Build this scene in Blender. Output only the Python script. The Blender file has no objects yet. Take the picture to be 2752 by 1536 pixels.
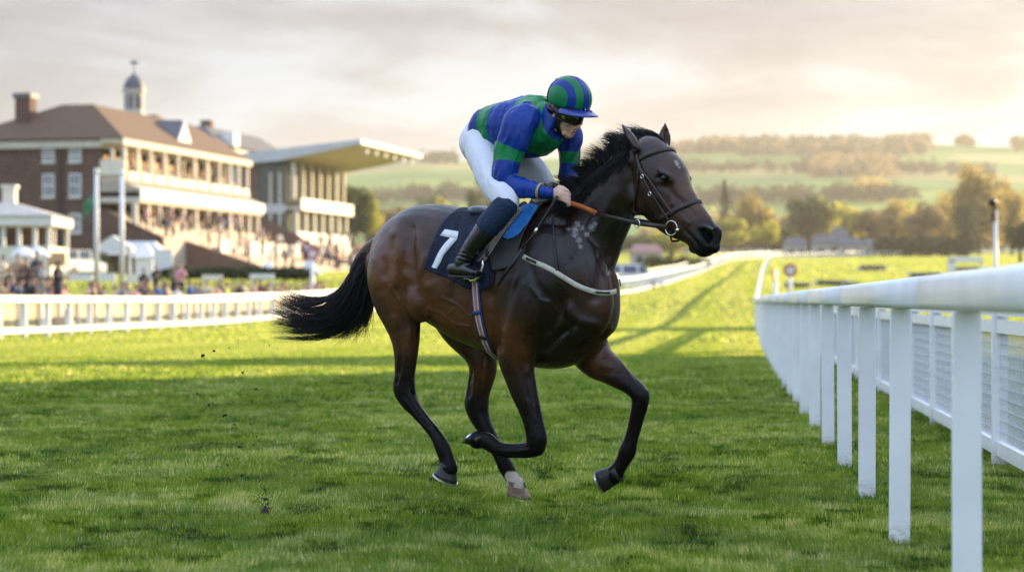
import bpy, bmesh, math, random
import numpy as np
from mathutils import Vector, Matrix, noise as mnoise
random.seed(7); RNG=np.random.default_rng(7)
SC=bpy.context.scene; COL=SC.collection
# ---------------------------------------------------------------- camera (photo is 2752 x 1536)
F=6410.0; PX0=1376.0; HOR=807.0; CAMH=1.1; HY=13.04
cam=bpy.data.cameras.new("camera"); camo=bpy.data.objects.new("camera",cam); COL.objects.link(camo)
camo.location=(0,0,CAMH); camo.rotation_euler=(math.radians(90),0,0)
cam.sensor_width=36; cam.lens=36*F/2752; cam.shift_y=(HOR-768)/2752; cam.clip_start=.1; cam.clip_end=20000
cam.dof.use_dof=True; cam.dof.focus_distance=HY-.25; cam.dof.aperture_fstop=2.6
SC.camera=camo
SC.view_settings.view_transform='Standard'; SC.view_settings.look='None'; SC.view_settings.exposure=1.45; SC.view_settings.gamma=1
def at(px,py,Y): return Vector(((px-PX0)*Y/F, Y, CAMH-(py-HOR)*Y/F))
class Plane:
    """upright plane with a heading (degrees turned towards the camera), through a point"""
    def __init__(s,theta,p):
        t=math.radians(theta); s.c=math.cos(t); s.s=math.sin(t); s.p=Vector((p[0],p[1],0))
        s.h=Vector((s.c,-s.s,0)); s.n=Vector((-s.s,-s.c,0))
    def __call__(s,px,py,lat=0.0):
        k=(px-PX0)/F
        a=(k*(s.p.y-lat*s.c)-s.p.x+lat*s.s)/(s.c+k*s.s)
        q=s.p+s.h*a+s.n*lat
        q.z=CAMH-(py-HOR)*q.y/F
        return q
def screen(V):
    V=np.asarray(V); return PX0+F*V[:,0]/V[:,1], HOR-F*(V[:,2]-CAMH)/V[:,1]
# ---------------------------------------------------------------- tagging
def tag(o,label=None,cat=None,group=None,kind=None):
    if label: o['label']=label
    if cat: o['category']=cat
    if group: o['group']=group
    if kind: o['kind']=kind
    return o
def empty(name,loc=(0,0,0),label=None,cat=None,group=None,rz=0):
    o=bpy.data.objects.new(name,None); COL.objects.link(o); o.location=loc; o.rotation_euler=(0,0,rz)
    o.empty_display_size=.2
    return tag(o,label,cat,group)
def adopt(o,parent):
    o.parent=parent
    if parent.type=='EMPTY': o.matrix_parent_inverse=Matrix.Translation(-Vector(parent.location))
def copy_tree(o,parent=None):
    c=o.copy(); COL.objects.link(c)
    if parent is not None: c.parent=parent
    for ch in list(o.children): copy_tree(ch,c)
    return c
# ---------------------------------------------------------------- mesh builder
class MB:
    def __init__(s): s.v=[]; s.f=[]; s.m=[]; s.att={}; s.mi=0
    def add(s,verts,faces):
        b=len(s.v); s.v+= [tuple(v) for v in verts]
        for f in faces: s.f.append(tuple(b+i for i in f)); s.m.append(s.mi)
        return b
    def box(s,c,d,rz=0,M=None):
        x,y,z=d[0]/2,d[1]/2,d[2]/2; c=Vector(c); R=M or Matrix.Rotation(rz,3,'Z')
        vs=[c+R@Vector(p) for p in((-x,-y,-z),(x,-y,-z),(x,y,-z),(-x,y,-z),(-x,-y,z),(x,-y,z),(x,y,z),(-x,y,z))]
        s.add(vs,[(0,3,2,1),(4,5,6,7),(0,1,5,4),(1,2,6,5),(2,3,7,6),(3,0,4,7)])
    def hexa(s,p): s.add(p,[(0,3,2,1),(4,5,6,7),(0,1,5,4),(1,2,6,5),(2,3,7,6),(3,0,4,7)])
    def rings(s,rings,cap=True,closed=False):
        n=len(rings[0]); b=len(s.v); fs=[]
        vs=[p for r in rings for p in r]
        m=len(rings)
        for i in range(m if closed else m-1):
            j=(i+1)%m
            for k in range(n):
                l=(k+1)%n; fs.append((i*n+k,i*n+l,j*n+l,j*n+k))
        if cap and not closed:
            fs.append(tuple(range(n-1,-1,-1))); fs.append(tuple((m-1)*n+k for k in range(n)))
        s.add(vs,fs)
    def tube(s,pts,r,n=8,cap=True,flat=1.0,up=None,closed=False):
        pts=[Vector(p) for p in pts]; m=len(pts); rs=r if isinstance(r,(list,tuple)) else [r]*m
        out=[]; ref=Vector(up) if up is not None else None; prev=None
        for i,p in enumerate(pts):
            if closed: t=pts[(i+1)%m]-pts[i-1]
            else: t=pts[min(i+1,m-1)]-pts[max(i-1,0)]
            t=t.normalized() if t.length>1e-9 else Vector((0,0,1))
            if ref is not None: u=ref-t*ref.dot(t)
            elif prev is not None: u=prev-t*prev.dot(t)
            else:
                a=Vector((0,0,1)) if abs(t.z)<.9 else Vector((1,0,0)); u=a-t*a.dot(t)
            u.normalize(); prev=u; w=t.cross(u)
            out.append([p+(u*math.cos(a)+w*flat*math.sin(a))*rs[i] for a in [2*math.pi*k/n for k in range(n)]])
        s.rings(out,cap,closed)
    def ribbon(s,pts,width,thick,side):
        """flat strap along pts; side = outward normals (list or one)"""
        pts=[Vector(p) for p in pts]; m=len(pts); out=[]
        for i,p in enumerate(pts):
            t=(pts[min(i+1,m-1)]-pts[max(i-1,0)]).normalized()
            nn=side[i] if isinstance(side,list) else Vector(side)
            nn=(nn-t*nn.dot(t)).normalized(); w=t.cross(nn)
            wd=width[i] if isinstance(width,(list,tuple)) else width
            a=w*wd/2; b=nn*thick/2
            out.append([p-a-b,p+a-b,p+a*.9+b,p-a*.9+b])
        s.rings(out)
    def ell(s,c,ax,n=12,m=8):
        """ellipsoid; ax = three axis vectors"""
        c=Vector(c); out=[]
        A=[Vector(a) for a in ax]
        for j in range(1,m):
            t=math.pi*j/m
            out.append([c+A[2]*math.cos(t)+(A[0]*math.cos(p)+A[1]*math.sin(p))*math.sin(t) for p in [2*math.pi*k/n for k in range(n)]])
        b=len(s.v); s.rings(out,cap=False)
        fs=[]; 
        top=c+A[2]; bot=c-A[2]
        k=len(s.v); s.v.append(tuple(top)); s.v.append(tuple(bot))
        for q in range(n):
            r=(q+1)%n
            s.f.append((k,b+r,b+q)[::-1]); s.m.append(s.mi)
            s.f.append((k+1,b+(m-2)*n+q,b+(m-2)*n+r)[::-1]); s.m.append(s.mi)
    def sphere(s,c,r,n=12,m=8): s.ell(c,((r,0,0),(0,r,0),(0,0,r)),n,m)
    def prism(s,outline,vec):
        """closed outline (3-D points) pushed along vec"""
        o=[Vector(p) for p in outline]; n=len(o); v=Vector(vec)
        fs=[tuple(range(n)),tuple(range(2*n-1,n-1,-1))]+[(i,i+n,(i+1)%n+n,(i+1)%n)[::-1] for i in range(n)]
        s.add(o+[p+v for p in o],fs)
    def mesh(s,name,smooth=False):
        me=bpy.data.meshes.new(name); me.from_pydata(s.v,[],s.f); 
        if any(s.m): me.polygons.foreach_set('material_index',s.m)
        if smooth: me.polygons.foreach_set('use_smooth',[True]*len(me.polygons))
        me.update(); return me
    def build(s,name,mat,parent=None,smooth=False,label=None,cat=None,group=None,kind=None,fix=True):
        me=s.mesh(name,smooth)
        if fix:
            bm=bmesh.new(); bm.from_mesh(me); bmesh.ops.recalc_face_normals(bm,faces=bm.faces); bm.to_mesh(me); bm.free()
        return link(name,me,mat,parent,label,cat,group,kind)
def link(name,me,mat,parent=None,label=None,cat=None,group=None,kind=None):
    for m in (mat if isinstance(mat,(list,tuple)) else [mat]): me.materials.append(m)
    o=bpy.data.objects.new(name,me); COL.objects.link(o)
    if parent is not None: adopt(o,parent)
    return tag(o,label,cat,group,kind)
def fast_mesh(name,V,Fq,smooth=False):
    """numpy verts (n,3) and faces (m,k)"""
    me=bpy.data.meshes.new(name); n=len(V); m,k=Fq.shape
    me.vertices.add(n); me.vertices.foreach_set('co',np.ascontiguousarray(V,dtype=np.float32).ravel())
    me.loops.add(m*k); me.loops.foreach_set('vertex_index',np.ascontiguousarray(Fq,dtype=np.int32).ravel())
    me.polygons.add(m); me.polygons.foreach_set('loop_start',np.arange(0,m*k,k,dtype=np.int32))
    if smooth: me.polygons.foreach_set('use_smooth',np.ones(m,dtype=bool))
    me.update(calc_edges=True); return me
def vattr(me,name,arr):
    a=me.attributes.new(name,'FLOAT','POINT'); a.data.foreach_set('value',np.ascontiguousarray(arr,dtype=np.float32))
def getv(me):
    a=np.empty(len(me.vertices)*3,dtype=np.float32); me.vertices.foreach_get('co',a); return a.reshape(-1,3).astype(np.float64)
def setv(me,V): me.vertices.foreach_set('co',np.ascontiguousarray(V,dtype=np.float32).ravel()); me.update()
def getn(me):
    a=np.empty(len(me.vertices)*3,dtype=np.float32); me.vertices.foreach_get('normal',a); return a.reshape(-1,3).astype(np.float64)
def remesh(mb,voxel,smooth=4,fac=.5):
    me=mb.mesh('tmp'); o=bpy.data.objects.new('tmp',me); COL.objects.link(o)
    m=o.modifiers.new('r','REMESH'); m.mode='VOXEL'; m.voxel_size=voxel; m.use_smooth_shade=True
    if smooth:
        q=o.modifiers.new('s','SMOOTH'); q.factor=fac; q.iterations=smooth
    dg=bpy.context.evaluated_depsgraph_get(); out=bpy.data.meshes.new_from_object(o.evaluated_get(dg))
    bpy.data.objects.remove(o); bpy.data.meshes.remove(me)
    return out
def crom(P,k):
    """Catmull-Rom resample of an (n,d) array, k steps a span"""
    P=np.asarray(P,dtype=float); n=len(P); out=[]
    for i in range(n-1):
        a=P[max(i-1,0)]; b=P[i]; c=P[i+1]; d=P[min(i+2,n-1)]
        for t in np.arange(k)/k:
            out.append(.5*((2*b)+(-a+c)*t+(2*a-5*b+4*c-d)*t*t+(-a+3*b-3*c+d)*t**3))
    out.append(P[-1]); return np.array(out)
# ---------------------------------------------------------------- materials
def lerp3(a,b,t): return tuple(a[i]+(b[i]-a[i])*t for i in range(3))
def mat(name,col,rough=.6,var=.12,scale=8,metal=0,spec=.5,bump=0,bscale=60,coat=0,sheen=0,trans=0):
    m=bpy.data.materials.new(name); m.use_nodes=True; nt=m.node_tree; b=nt.nodes['Principled BSDF']
    b.inputs['Roughness'].default_value=rough; b.inputs['Metallic'].default_value=metal
    b.inputs['Specular IOR Level'].default_value=spec; b.inputs['Coat Weight'].default_value=coat
    b.inputs['Sheen Weight'].default_value=sheen; b.inputs['Transmission Weight'].default_value=trans
    tc=nt.nodes.new('ShaderNodeTexCoord'); nz=nt.nodes.new('ShaderNodeTexNoise'); nz.inputs['Scale'].default_value=scale; nz.inputs['Detail'].default_value=5
    nt.links.new(tc.outputs['Object'],nz.inputs['Vector'])
    r=nt.nodes.new('ShaderNodeValToRGB'); e=r.color_ramp.elements
    e[0].position=.3; e[1].position=.7
    e[0].color=(*[c*(1-var) for c in col],1); e[1].color=(*[min(1,c*(1+var)) for c in col],1)
    nt.links.new(nz.outputs['Fac'],r.inputs['Fac']); nt.links.new(r.outputs['Color'],b.inputs['Base Color'])
    if bump:
        n2=nt.nodes.new('ShaderNodeTexNoise'); n2.inputs['Scale'].default_value=bscale; nt.links.new(tc.outputs['Object'],n2.inputs['Vector'])
        bp=nt.nodes.new('ShaderNodeBump'); bp.inputs['Strength'].default_value=bump; bp.inputs['Distance'].default_value=.02
        nt.links.new(n2.outputs['Fac'],bp.inputs['Height']); nt.links.new(bp.outputs['Normal'],b.inputs['Normal'])
    return m
def N(nt,t,**kw):
    n=nt.nodes.new('ShaderNode'+t)
    for k,v in kw.items():
        if k in n.inputs.keys(): n.inputs[k].default_value=v
        else: setattr(n,k,v)
    return n
def ramp(nt,stops,interp='LINEAR'):
    r=nt.nodes.new('ShaderNodeValToRGB'); cr=r.color_ramp; cr.interpolation=interp
    while len(cr.elements)<len(stops): cr.elements.new(.5)
    for e,(p,c) in zip(cr.elements,stops): e.position=p; e.color=(*c,1)
    return r
# ---------------------------------------------------------------- light
SUN_AZ=math.radians(47); SUN_EL=math.radians(11)
sd=Vector((math.sin(SUN_AZ)*math.cos(SUN_EL),math.cos(SUN_AZ)*math.cos(SUN_EL),math.sin(SUN_EL)))
sl=bpy.data.lights.new("sun",'SUN'); sl.energy=5.0; sl.angle=math.radians(.6); sl.color=(1,.76,.44)
so=bpy.data.objects.new("sun",sl); COL.objects.link(so); so.rotation_euler=(-sd).to_track_quat('-Z','Y').to_euler(); so.location=(60,60,60)
W=bpy.data.worlds.new("World"); SC.world=W; W.use_nodes=True; nt=W.node_tree
bg=nt.nodes['Background']; bg.inputs['Strength'].default_value=.10
sky=N(nt,'TexSky'); sky.sky_type='NISHITA'; sky.sun_disc=False; sky.sun_elevation=SUN_EL; sky.sun_rotation=SUN_AZ
sky.air_density=1.0; sky.dust_density=.5; sky.altitude=60
tc=N(nt,'TexCoord'); mp=N(nt,'Mapping'); mp.inputs['Scale'].default_value=(1,1,3.4); mp.inputs['Location'].default_value=(2.3,.4,.25)
nt.links.new(tc.outputs['Generated'],mp.inputs['Vector'])
n1=N(nt,'TexNoise',Scale=5.2,Detail=7,Roughness=.52,Distortion=.25); nt.links.new(mp.outputs['Vector'],n1.inputs['Vector'])
r1=ramp(nt,[(.26,(.84,.84,.84)),(.50,(1,1,1))]); nt.links.new(n1.outputs['Fac'],r1.inputs['Fac'])
n2=N(nt,'TexNoise',Scale=8,Detail=7,Roughness=.58,Distortion=.3); 
mp2=N(nt,'Mapping'); mp2.inputs['Scale'].default_value=(1,1,3.8); mp2.inputs['Location'].default_value=(.7,3.1,.6)
nt.links.new(tc.outputs['Generated'],mp2.inputs['Vector']); nt.links.new(mp2.outputs['Vector'],n2.inputs['Vector'])
# cloud brightness: sun side brighter and warmer
dotn=N(nt,'VectorMath',operation='DOT_PRODUCT'); dotn.inputs[1].default_value=sd; nt.links.new(tc.outputs['Generated'],dotn.inputs[0])
rc=ramp(nt,[(0.0,(4.5,4.85,5.3)),(.60,(4.1,4.42,4.8)),(.79,(4.45,4.62,4.75)),(.91,(6.3,5.95,5.2)),(1,(9.6,8.6,6.8))]); nt.links.new(dotn.outputs['Value'],rc.inputs['Fac'])
rv=ramp(nt,[(.37,(.70,.685,.70)),(.46,(.85,.84,.845)),(.52,(1.02,1.03,1.04)),(.60,(1.18,1.25,1.30))]); nt.links.new(n2.outputs['Fac'],rv.inputs['Fac'])
mul=N(nt,'MixRGB',blend_type='MULTIPLY'); mul.inputs['Fac'].default_value=1
nt.links.new(rc.outputs['Color'],mul.inputs['Color1']); nt.links.new(rv.outputs['Color'],mul.inputs['Color2'])
mx=N(nt,'MixRGB'); nt.links.new(r1.outputs['Color'],mx.inputs['Fac']); nt.links.new(sky.outputs['Color'],mx.inputs['Color1']); nt.links.new(mul.outputs['Color'],mx.inputs['Color2'])
sz_=N(nt,'SeparateXYZ'); nt.links.new(tc.outputs['Generated'],sz_.inputs[0])
rz_=ramp(nt,[(.0,(.49,.485,.475)),(.05,(.465,.468,.47)),(.13,(.425,.44,.465)),(.36,(1.02,1.16,1.42)),(1,(1.02,1.18,1.5))]); nt.links.new(sz_.outputs['Z'],rz_.inputs['Fac'])
mz_=N(nt,'MixRGB',blend_type='MULTIPLY'); mz_.inputs['Fac'].default_value=1; nt.links.new(mx.outputs['Color'],mz_.inputs['Color1']); nt.links.new(rz_.outputs['Color'],mz_.inputs['Color2'])
nt.links.new(mz_.outputs['Color'],bg.inputs['Color'])
W.cycles.sampling_method='MANUAL' if hasattr(W.cycles,'sampling_method') else None
W.cycles.sample_map_resolution=512
SC.cycles.use_denoising=True; SC.cycles.denoising_prefilter='NONE'
SC.cycles.max_bounces=6; SC.cycles.diffuse_bounces=3; SC.cycles.glossy_bounces=3; SC.cycles.transmission_bounces=4; SC.cycles.transparent_max_bounces=8; SC.cycles.volume_bounces=0
SC.cycles.sample_clamp_indirect=6
# ---------------------------------------------------------------- terrain and course lines
GY=[-60,0,100,125,150,200,300,450,600,800,1000,1400]
GZ=[0,0,0,.35,1.05,2.25,4.35,8.6,12.4,17.5,22,34]
XRY=[-60,0,30,50,100,200,300,450,540,590,612]; XRX=[-4.43,.815,3.44,5.3,10.2,20.9,31.6,48.5,76,118,175]
XLY=[-60,40,66,110,135,165,205,300,450,600,640]; XLX=[-23.9,-16.3,-14.2,-10.8,-5.5,8.0,13.2,23.4,41,72,120]
def _sm(xs,ys):
    X=np.arange(xs[0],xs[-1]+1,1.0); Yv=np.interp(X,xs,ys)
    k=np.ones(17)/17; Yp=np.pad(Yv,8,mode='reflect',reflect_type='odd'); return X,np.convolve(Yp,k,'valid')
_gx,_gy=_sm(GY,GZ); _rx,_ry=_sm(XRY,XRX); _lx,_ly=_sm(XLY,XLX)
def xr(y): return np.interp(y,_rx,_ry)
def xl(y): return np.interp(y,_lx,_ly)
def gz(x,y):
    z=np.interp(y,_gx,_gy)
    d=np.clip((xl(np.minimum(y,330))-x-3.4)/11.5,0,1); d=d*d*(3-2*d)
    f=np.clip((y-62)/40,0,1)*np.interp(y,[0,140,220,400],[1.4,1.4,1.0,.6])
    return z+d*f
def G(x,y): return Vector((x,y,float(gz(np.float64(x),np.float64(y)))))
# ================================================================ HORSE
HP=Plane(30,((1320-PX0)/F*HY,HY))
_pc=HP(1735,415,0); HD=Plane(50,(_pc.x,_pc.y))          # the head is turned a little further
_st=[]                                                   # samples for colouring: centre, radius, black
def limb(mb,P,st,k=4,n=18,mode='free',sq=1.0,end=True):
    """st rows: px,py,lat,rv,rw,black   (mode 'up' keeps the rings upright)"""
    C=[]; 
    A=crom([r[:6] for r in st],k)
    for r in A: C.append(P(r[0],r[1],r[2]))
    m=len(C); out=[]
    for i,r in enumerate(A):
        t=(C[min(i+1,m-1)]-C[max(i-1,0)]).normalized()
        if mode=='up': U=Vector((0,0,1)); V=P.n.copy()
        else:
            U=P.n.cross(t); U=U.normalized(); V=t.cross(U).normalized()
        ring=[]
        for q in range(n):
            a=2*math.pi*q/n; ca,sa=math.cos(a),math.sin(a)
            e=2/ (2*sq); 
            ring.append(C[i]+U*r[3]*math.copysign(abs(ca)**e,ca)+V*r[4]*math.copysign(abs(sa)**e,sa))
        out.append(ring); _st.append((*C[i],max(.5*(r[3]+r[4]),.01),r[5]))
    if end:
        def dome(ring,c,t,h):
            return [c+(p-c)*.72+t*h for p in ring],[c+(p-c)*.3+t*h*1.35 for p in ring]
        t0=(C[0]-C[1]).normalized(); h=min(A[0][3],A[0][4])*.5
        a,b=dome(out[0],C[0],t0,h); t1=(C[-1]-C[-2]).normalized(); h1=min(A[-1][3],A[-1][4])*.5
        c,d=dome(out[-1],C[-1],t1,h1); out=[b,a]+out+[c,d]
    mb.rings(out)
hb=MB()
# trunk: px, top, bottom, half width
T=[(1016,660,770,.10),(1040,612,815,.18),(1080,574,838,.235),(1130,551,852,.262),(1180,548,880,.27),(1230,555,912,.272),(1290,572,938,.285),(1350,578,962,.295),(1410,566,980,.285),(1460,552,990,.262),(1510,552,990,.235),(1555,585,975,.205),(1595,640,950,.17),(1622,690,915,.12)]
rows=[]
for px,t,b,w in T:
    q=HP(px,t); sc=q.y/F
    rows.append((px,(t+b)/2,0,(b-t)/2*sc,w,0))
limb(hb,HP,rows,mode='up',n=28,sq=1.08)
# breast muscles, shoulders, haunch
limb(hb,HP,[(1500,660,.10,.19,.10,0),(1540,740,.11,.20,.12,0),(1570,820,.10,.17,.11,0),(1560,885,.10,.12,.09,0)])
limb(hb,HP,[(1520,680,-.10,.18,.10,0),(1570,760,-.12,.18,.11,0),(1590,840,-.12,.14,.10,0),(1585,900,-.11,.10,.09,0)])
limb(hb,HP,[(1470,640,.12,.17,.10,0),(1455,730,.16,.19,.11,0),(1425,820,.17,.17,.115,0),(1398,900,.16,.14,.10,.1),(1388,960,.145,.108,.088,.25),(1397,1010,.14,.088,.075,.45),(1411,1060,.135,.074,.064,.75),(1427,1110,.13,.061,.055,.9),(1436,1145,.13,.056,.053,1),(1443,1182,.13,.058,.055,1),(1438,1203,.13,.05,.05,1)])
limb(hb,HP,[(1446,1200,.13,.05,.05,1),(1420,1208,.13,.046,.044,1),(1390,1210,.13,.041,.035,1),(1365,1210,.13,.041,.034,1),(1335,1203,.13,.042,.036,1),(1312,1186,.13,.05,.041,1),(1296,1181,.13,.046,.037,1),(1283,1181,.13,.052,.047,1),(1275,1180,.13,.05,.045,1)])
limb(hb,HP,[(1545,860,-.12,.16,.10,0),(1578,930,-.13,.125,.09,.05),(1606,969,-.13,.104,.082,.2),(1634,989,-.13,.086,.072,.45),(1663,1011,-.13,.068,.06,.75),(1696,1035,-.13,.053,.052,.95),(1720,1060,-.13,.052,.053,1),(1720,1084,-.13,.047,.048,1),(1712,1118,-.13,.043,.04,1),(1703,1155,-.13,.04,.034,1),(1694,1186,-.13,.041,.035,1),(1686,1212,-.13,.05,.043,1),(1675,1236,-.13,.042,.036,1),(1662,1258,-.13,.042,.04,1),(1650,1274,-.13,.055,.050,1),(1643,1279,-.13,.052,.048,1)])
limb(hb,HP,[(1108,650,.10,.14,.10,0),(1074,690,.14,.165,.125,0),(1061,740,.155,.168,.125,0),(1066,800,.155,.148,.11,0),(1080,858,.15,.115,.088,.05),(1089,905,.145,.088,.074,.2),(1091,950,.14,.071,.062,.4),(1088,1005,.135,.060,.054,.7),(1086,1042,.13,.068,.054,.9),(1099,1075,.13,.055,.049,1),(1122,1106,.13,.041,.038,1),(1150,1140,.13,.036,.034,1),(1174,1172,.13,.037,.035,1),(1189,1201,.13,.045,.042,1),(1200,1232,.13,.045,.038,1),(1204,1256,.13,.056,.050,1),(1203,1268,.13,.054,.05,1)])
limb(hb,HP,[(1190,780,-.12,.15,.11,0),(1240,870,-.13,.14,.10,0),(1286,940,-.13,.10,.085,.05),(1298,985,-.13,.083,.074,.3),(1292,1022,-.13,.075,.066,.5),(1284,1055,-.13,.070,.06,.7),(1281,1086,-.13,.074,.056,.85),(1289,1120,-.13,.060,.050,.95),(1307,1154,-.13,.047,.042,1),(1327,1190,-.13,.041,.036,1),(1345,1224,-.13,.042,.037,1),(1358,1250,-.13,.046,.043,1),(1368,1268,-.13,.044,.04,1),(1376,1282,-.13,.042,.037,1),(1387,1303,-.13,.053,.047,1),(1391,1316,-.13,.051,.046,1)])
# stifle
q=HP(1132,800,.2); hb.ell(q,(HP.h*.10,HP.n*.07,Vector((0,0,.14))))
# neck
limb(hb,HP,[(1530,720,0,.25,.19,0),(1565,670,0,.215,.155,0),(1600,608,0,.188,.125,0),(1640,535,0,.168,.108,0),(1680,470,0,.138,.098,0),(1718,425,0,.10,.085,0)],n=22)
# head along poll -> muzzle : t, face, jaw, half width
hx=Vector((170,225)).normalized(); hp=Vector((hx.y,-hx.x))
rows=[]
for t,fa,ja,w,bk in [(-12,50,46,.075,0),(14,63,62,.096,0),(55,68,88,.108,0),(95,66,101,.106,0),(130,56,100,.092,0),(165,47,91,.074,.05),(200,42,74,.061,.15),(235,39,58,.056,.35),(265,37,54,.058,.6),(290,31,52,.058,.9),(306,20,32,.05,1),(316,8,15,.032,1)]:
    c=Vector((1735,415))+hx*t+hp*(fa-ja)/2; q=HD(c.x,c.y,0)
    h=(fa+ja)/2*q.y/F; e=Vector((hp.x,0,-hp.y)); U=HD.n.cross((HD(c.x+hx.x*9,c.y+hx.y*9)-q).normalized()).normalized()
    rows.append((c.x,c.y,0,math.sqrt(max(h*h-(w*HD.n.dot(e))**2,.0004))/max(abs(U.dot(e)),.3),w,bk))
limb(hb,HD,rows,n=22,sq=1.05)
# jaw muscle, brows, nostril flares, chin, lips
for lat in(.065,-.065): hb.ell(HD(1742-lat*400,528,lat),(HD.h*.085,HD.n*.036,Vector((0,0,.105))))
for px_,lat in((1788,.082),(1840,-.076)): hb.ell(HD(px_,470,lat),(HD.h*.052+Vector((0,0,-.03)),HD.n*.03,Vector((0,0,.026))))
for px_,lat in((1897,.04),(1926,-.035)): hb.ell(HD(px_,630,lat),(HD.h*.036,HD.n*.024,Vector((0,0,.052))))
hb.ell(HD(1868,668,0),(HD.h*.036,HD.n*.036,Vector((0,0,.028))))
hb.ell(HD(1903,662,0),(HD.h*.038,HD.n*.046,Vector((0,0,.03))))
# ears
def ear(base,tip,lat0,lat1,bw,fw):
    b=HD(base[0],base[1],lat0); t=HD(tip[0],tip[1],lat1); out=[]
    ax=(t-b).normalized(); V=ax.cross(Vector(fw)).normalized(); U=V.cross(ax)
    for s,w in((0,.62),(.15,.9),(.35,1),(.55,.86),(.75,.55),(.9,.28),(1,.05)):
        c=b+(t-b)*s; out.append([c+V*bw*w*math.cos(a)+U*bw*.55*w*math.sin(a) for a in[2*math.pi*k/12 for k in range(12)]])
    hb.rings(out); 
    for s in(.1,.4,.7,.95):
        c=b+(t-b)*s; _st.append((*c,.03,.15+.9*max(0,s-.55)))
ear((1720,408),(1668,329),.088,.10,.05,(1,-.25,.2)); ear((1784,402),(1788,326),-.062,-.065,.043,(.5,-.85,0))
# dock of the tail
limb(hb,HP,[(1040,650,0,.06,.06,.3),(1005,662,0,.045,.045,.8),(975,690,0,.04,.04,1),(950,730,0,.03,.03,1)])
VOX=.0085
hm=remesh(hb,VOX,7,.55)
V=getv(hm)
def sculpt(me,V,poly,width,depth,face=.15,lim=None,dirn=None):
    """groove (depth>0) or ridge (depth<0) along a polyline given in photo pixels, on the side that faces the camera"""
    Nn=getn(me); sx,sy=screen(V); vd=-V+np.array([0,0,CAMH]); vd/=np.linalg.norm(vd,axis=1)[:,None]
    vis=np.clip(((Nn*vd).sum(1)-face)/.25,0,1)
    best=np.full(len(V),1e9); P=np.array(poly,dtype=float)
    m=(sx>P[:,0].min()-3*width)&(sx<P[:,0].max()+3*width)&(sy>P[:,1].min()-3*width)&(sy<P[:,1].max()+3*width)
    idx=np.where(m)[0]; b=np.full(len(idx),1e9); S=np.stack([sx[idx],sy[idx]],1)
    for i in range(max(1,len(P)-1)):
        a=P[i]; c=P[min(i+1,len(P)-1)]; d=c-a; L=max((d*d).sum(),1e-6)
        t=np.clip(((S-a)@d)/L,0,1); b=np.minimum(b,np.linalg.norm(S-(a+t[:,None]*d),axis=1))
    w=np.exp(-(b/width)**2)*vis[idx]
    if lim is not None: w*=lim[idx]
    V[idx]-=(Nn[idx] if dirn is None else np.array(dirn)[None,:])*(w*depth)[:,None]; setv(me,V); return V
for poly,w,d in [
 ([(1106,610),(1103,660),(1108,720),(1120,770),(1132,820),(1142,870)],13,.022),([(1075,610),(1068,680)],24,-.010),([(1150,800),(1170,840)],20,.008),
 ([(1062,625),(1075,670),(1070,720),(1060,760)],12,-.012),([(1085,600),(1092,660),(1090,720)],9,.008),
 ([(1030,700),(1040,770),(1055,840)],9,.007),([(1072,880),(1078,940),(1070,1000)],5,.010),([(1100,890),(1104,960)],7,-.006),
 ([(1150,770),(1172,760)],9,-.006),([(1142,690),(1126,740),(1124,775)],9,-.009),([(1060,640),(1048,690),(1038,740)],9,.007),([(1010,700),(1016,760)],12,-.008),
 ([(1322,790),(1330,860),(1334,930)],12,.018),([(1400,760),(1380,830),(1366,890)],14,-.010),
 ([(1420,700),(1440,760),(1470,800)],10,.008),([(1545,870),(1500,905),(1468,940)],10,.02),([(1610,900),(1575,920),(1545,960)],8,.018),
 ([(1530,830),(1545,860),(1600,870)],14,-.014),([(1520,800),(1500,850),(1480,890)],9,.010),
 ([(1640,640),(1625,700),(1610,760),(1600,800)],15,.014),([(1700,560),(1670,620),(1640,690)],9,.012),
 ([(1690,450),(1700,500),(1702,560),(1712,600)],8,.016),([(1655,520),(1600,600),(1550,660)],14,-.006),
 ([(1760,520),(1795,560),(1830,590),(1850,600)],6,-.006),([(1790,505),(1835,545),(1870,580)],7,.007),
 ([(1760,500),(1790,500)],6,.006),([(1765,590),(1730,600)],8,-.006),
 ([(1838,616),(1862,640),(1880,668),(1888,678)],3.5,.011),([(1846,612),(1875,640),(1898,668)],5,-.004),
 ([(1430,1010),(1440,1080)],5,.006),([(1300,960),(1292,1040)],6,.006),([(1265,1000),(1262,1060)],5,.012),
 ([(1240,620),(1230,700),(1220,800)],16,.004),([(1440,900),(1420,1000)],9,-.006),
 ([(1668,990),(1640,1000),(1610,1000)],7,.006),([(1718,1050),(1712,1075)],5,.005),
 ]: V=sculpt(hm,V,poly,w,d)
E_=np.empty(len(hm.edges)*2,dtype=np.int32); hm.edges.foreach_get('vertices',E_); E_=E_.reshape(-1,2)
for _ in range(3):
    s_=V.copy(); c_=np.ones(len(V)); np.add.at(s_,E_[:,0],V[E_[:,1]]); np.add.at(s_,E_[:,1],V[E_[:,0]]); np.add.at(c_,E_[:,0],1); np.add.at(c_,E_[:,1],1); V=V*.45+.55*s_/c_[:,None]
setv(hm,V)
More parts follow.
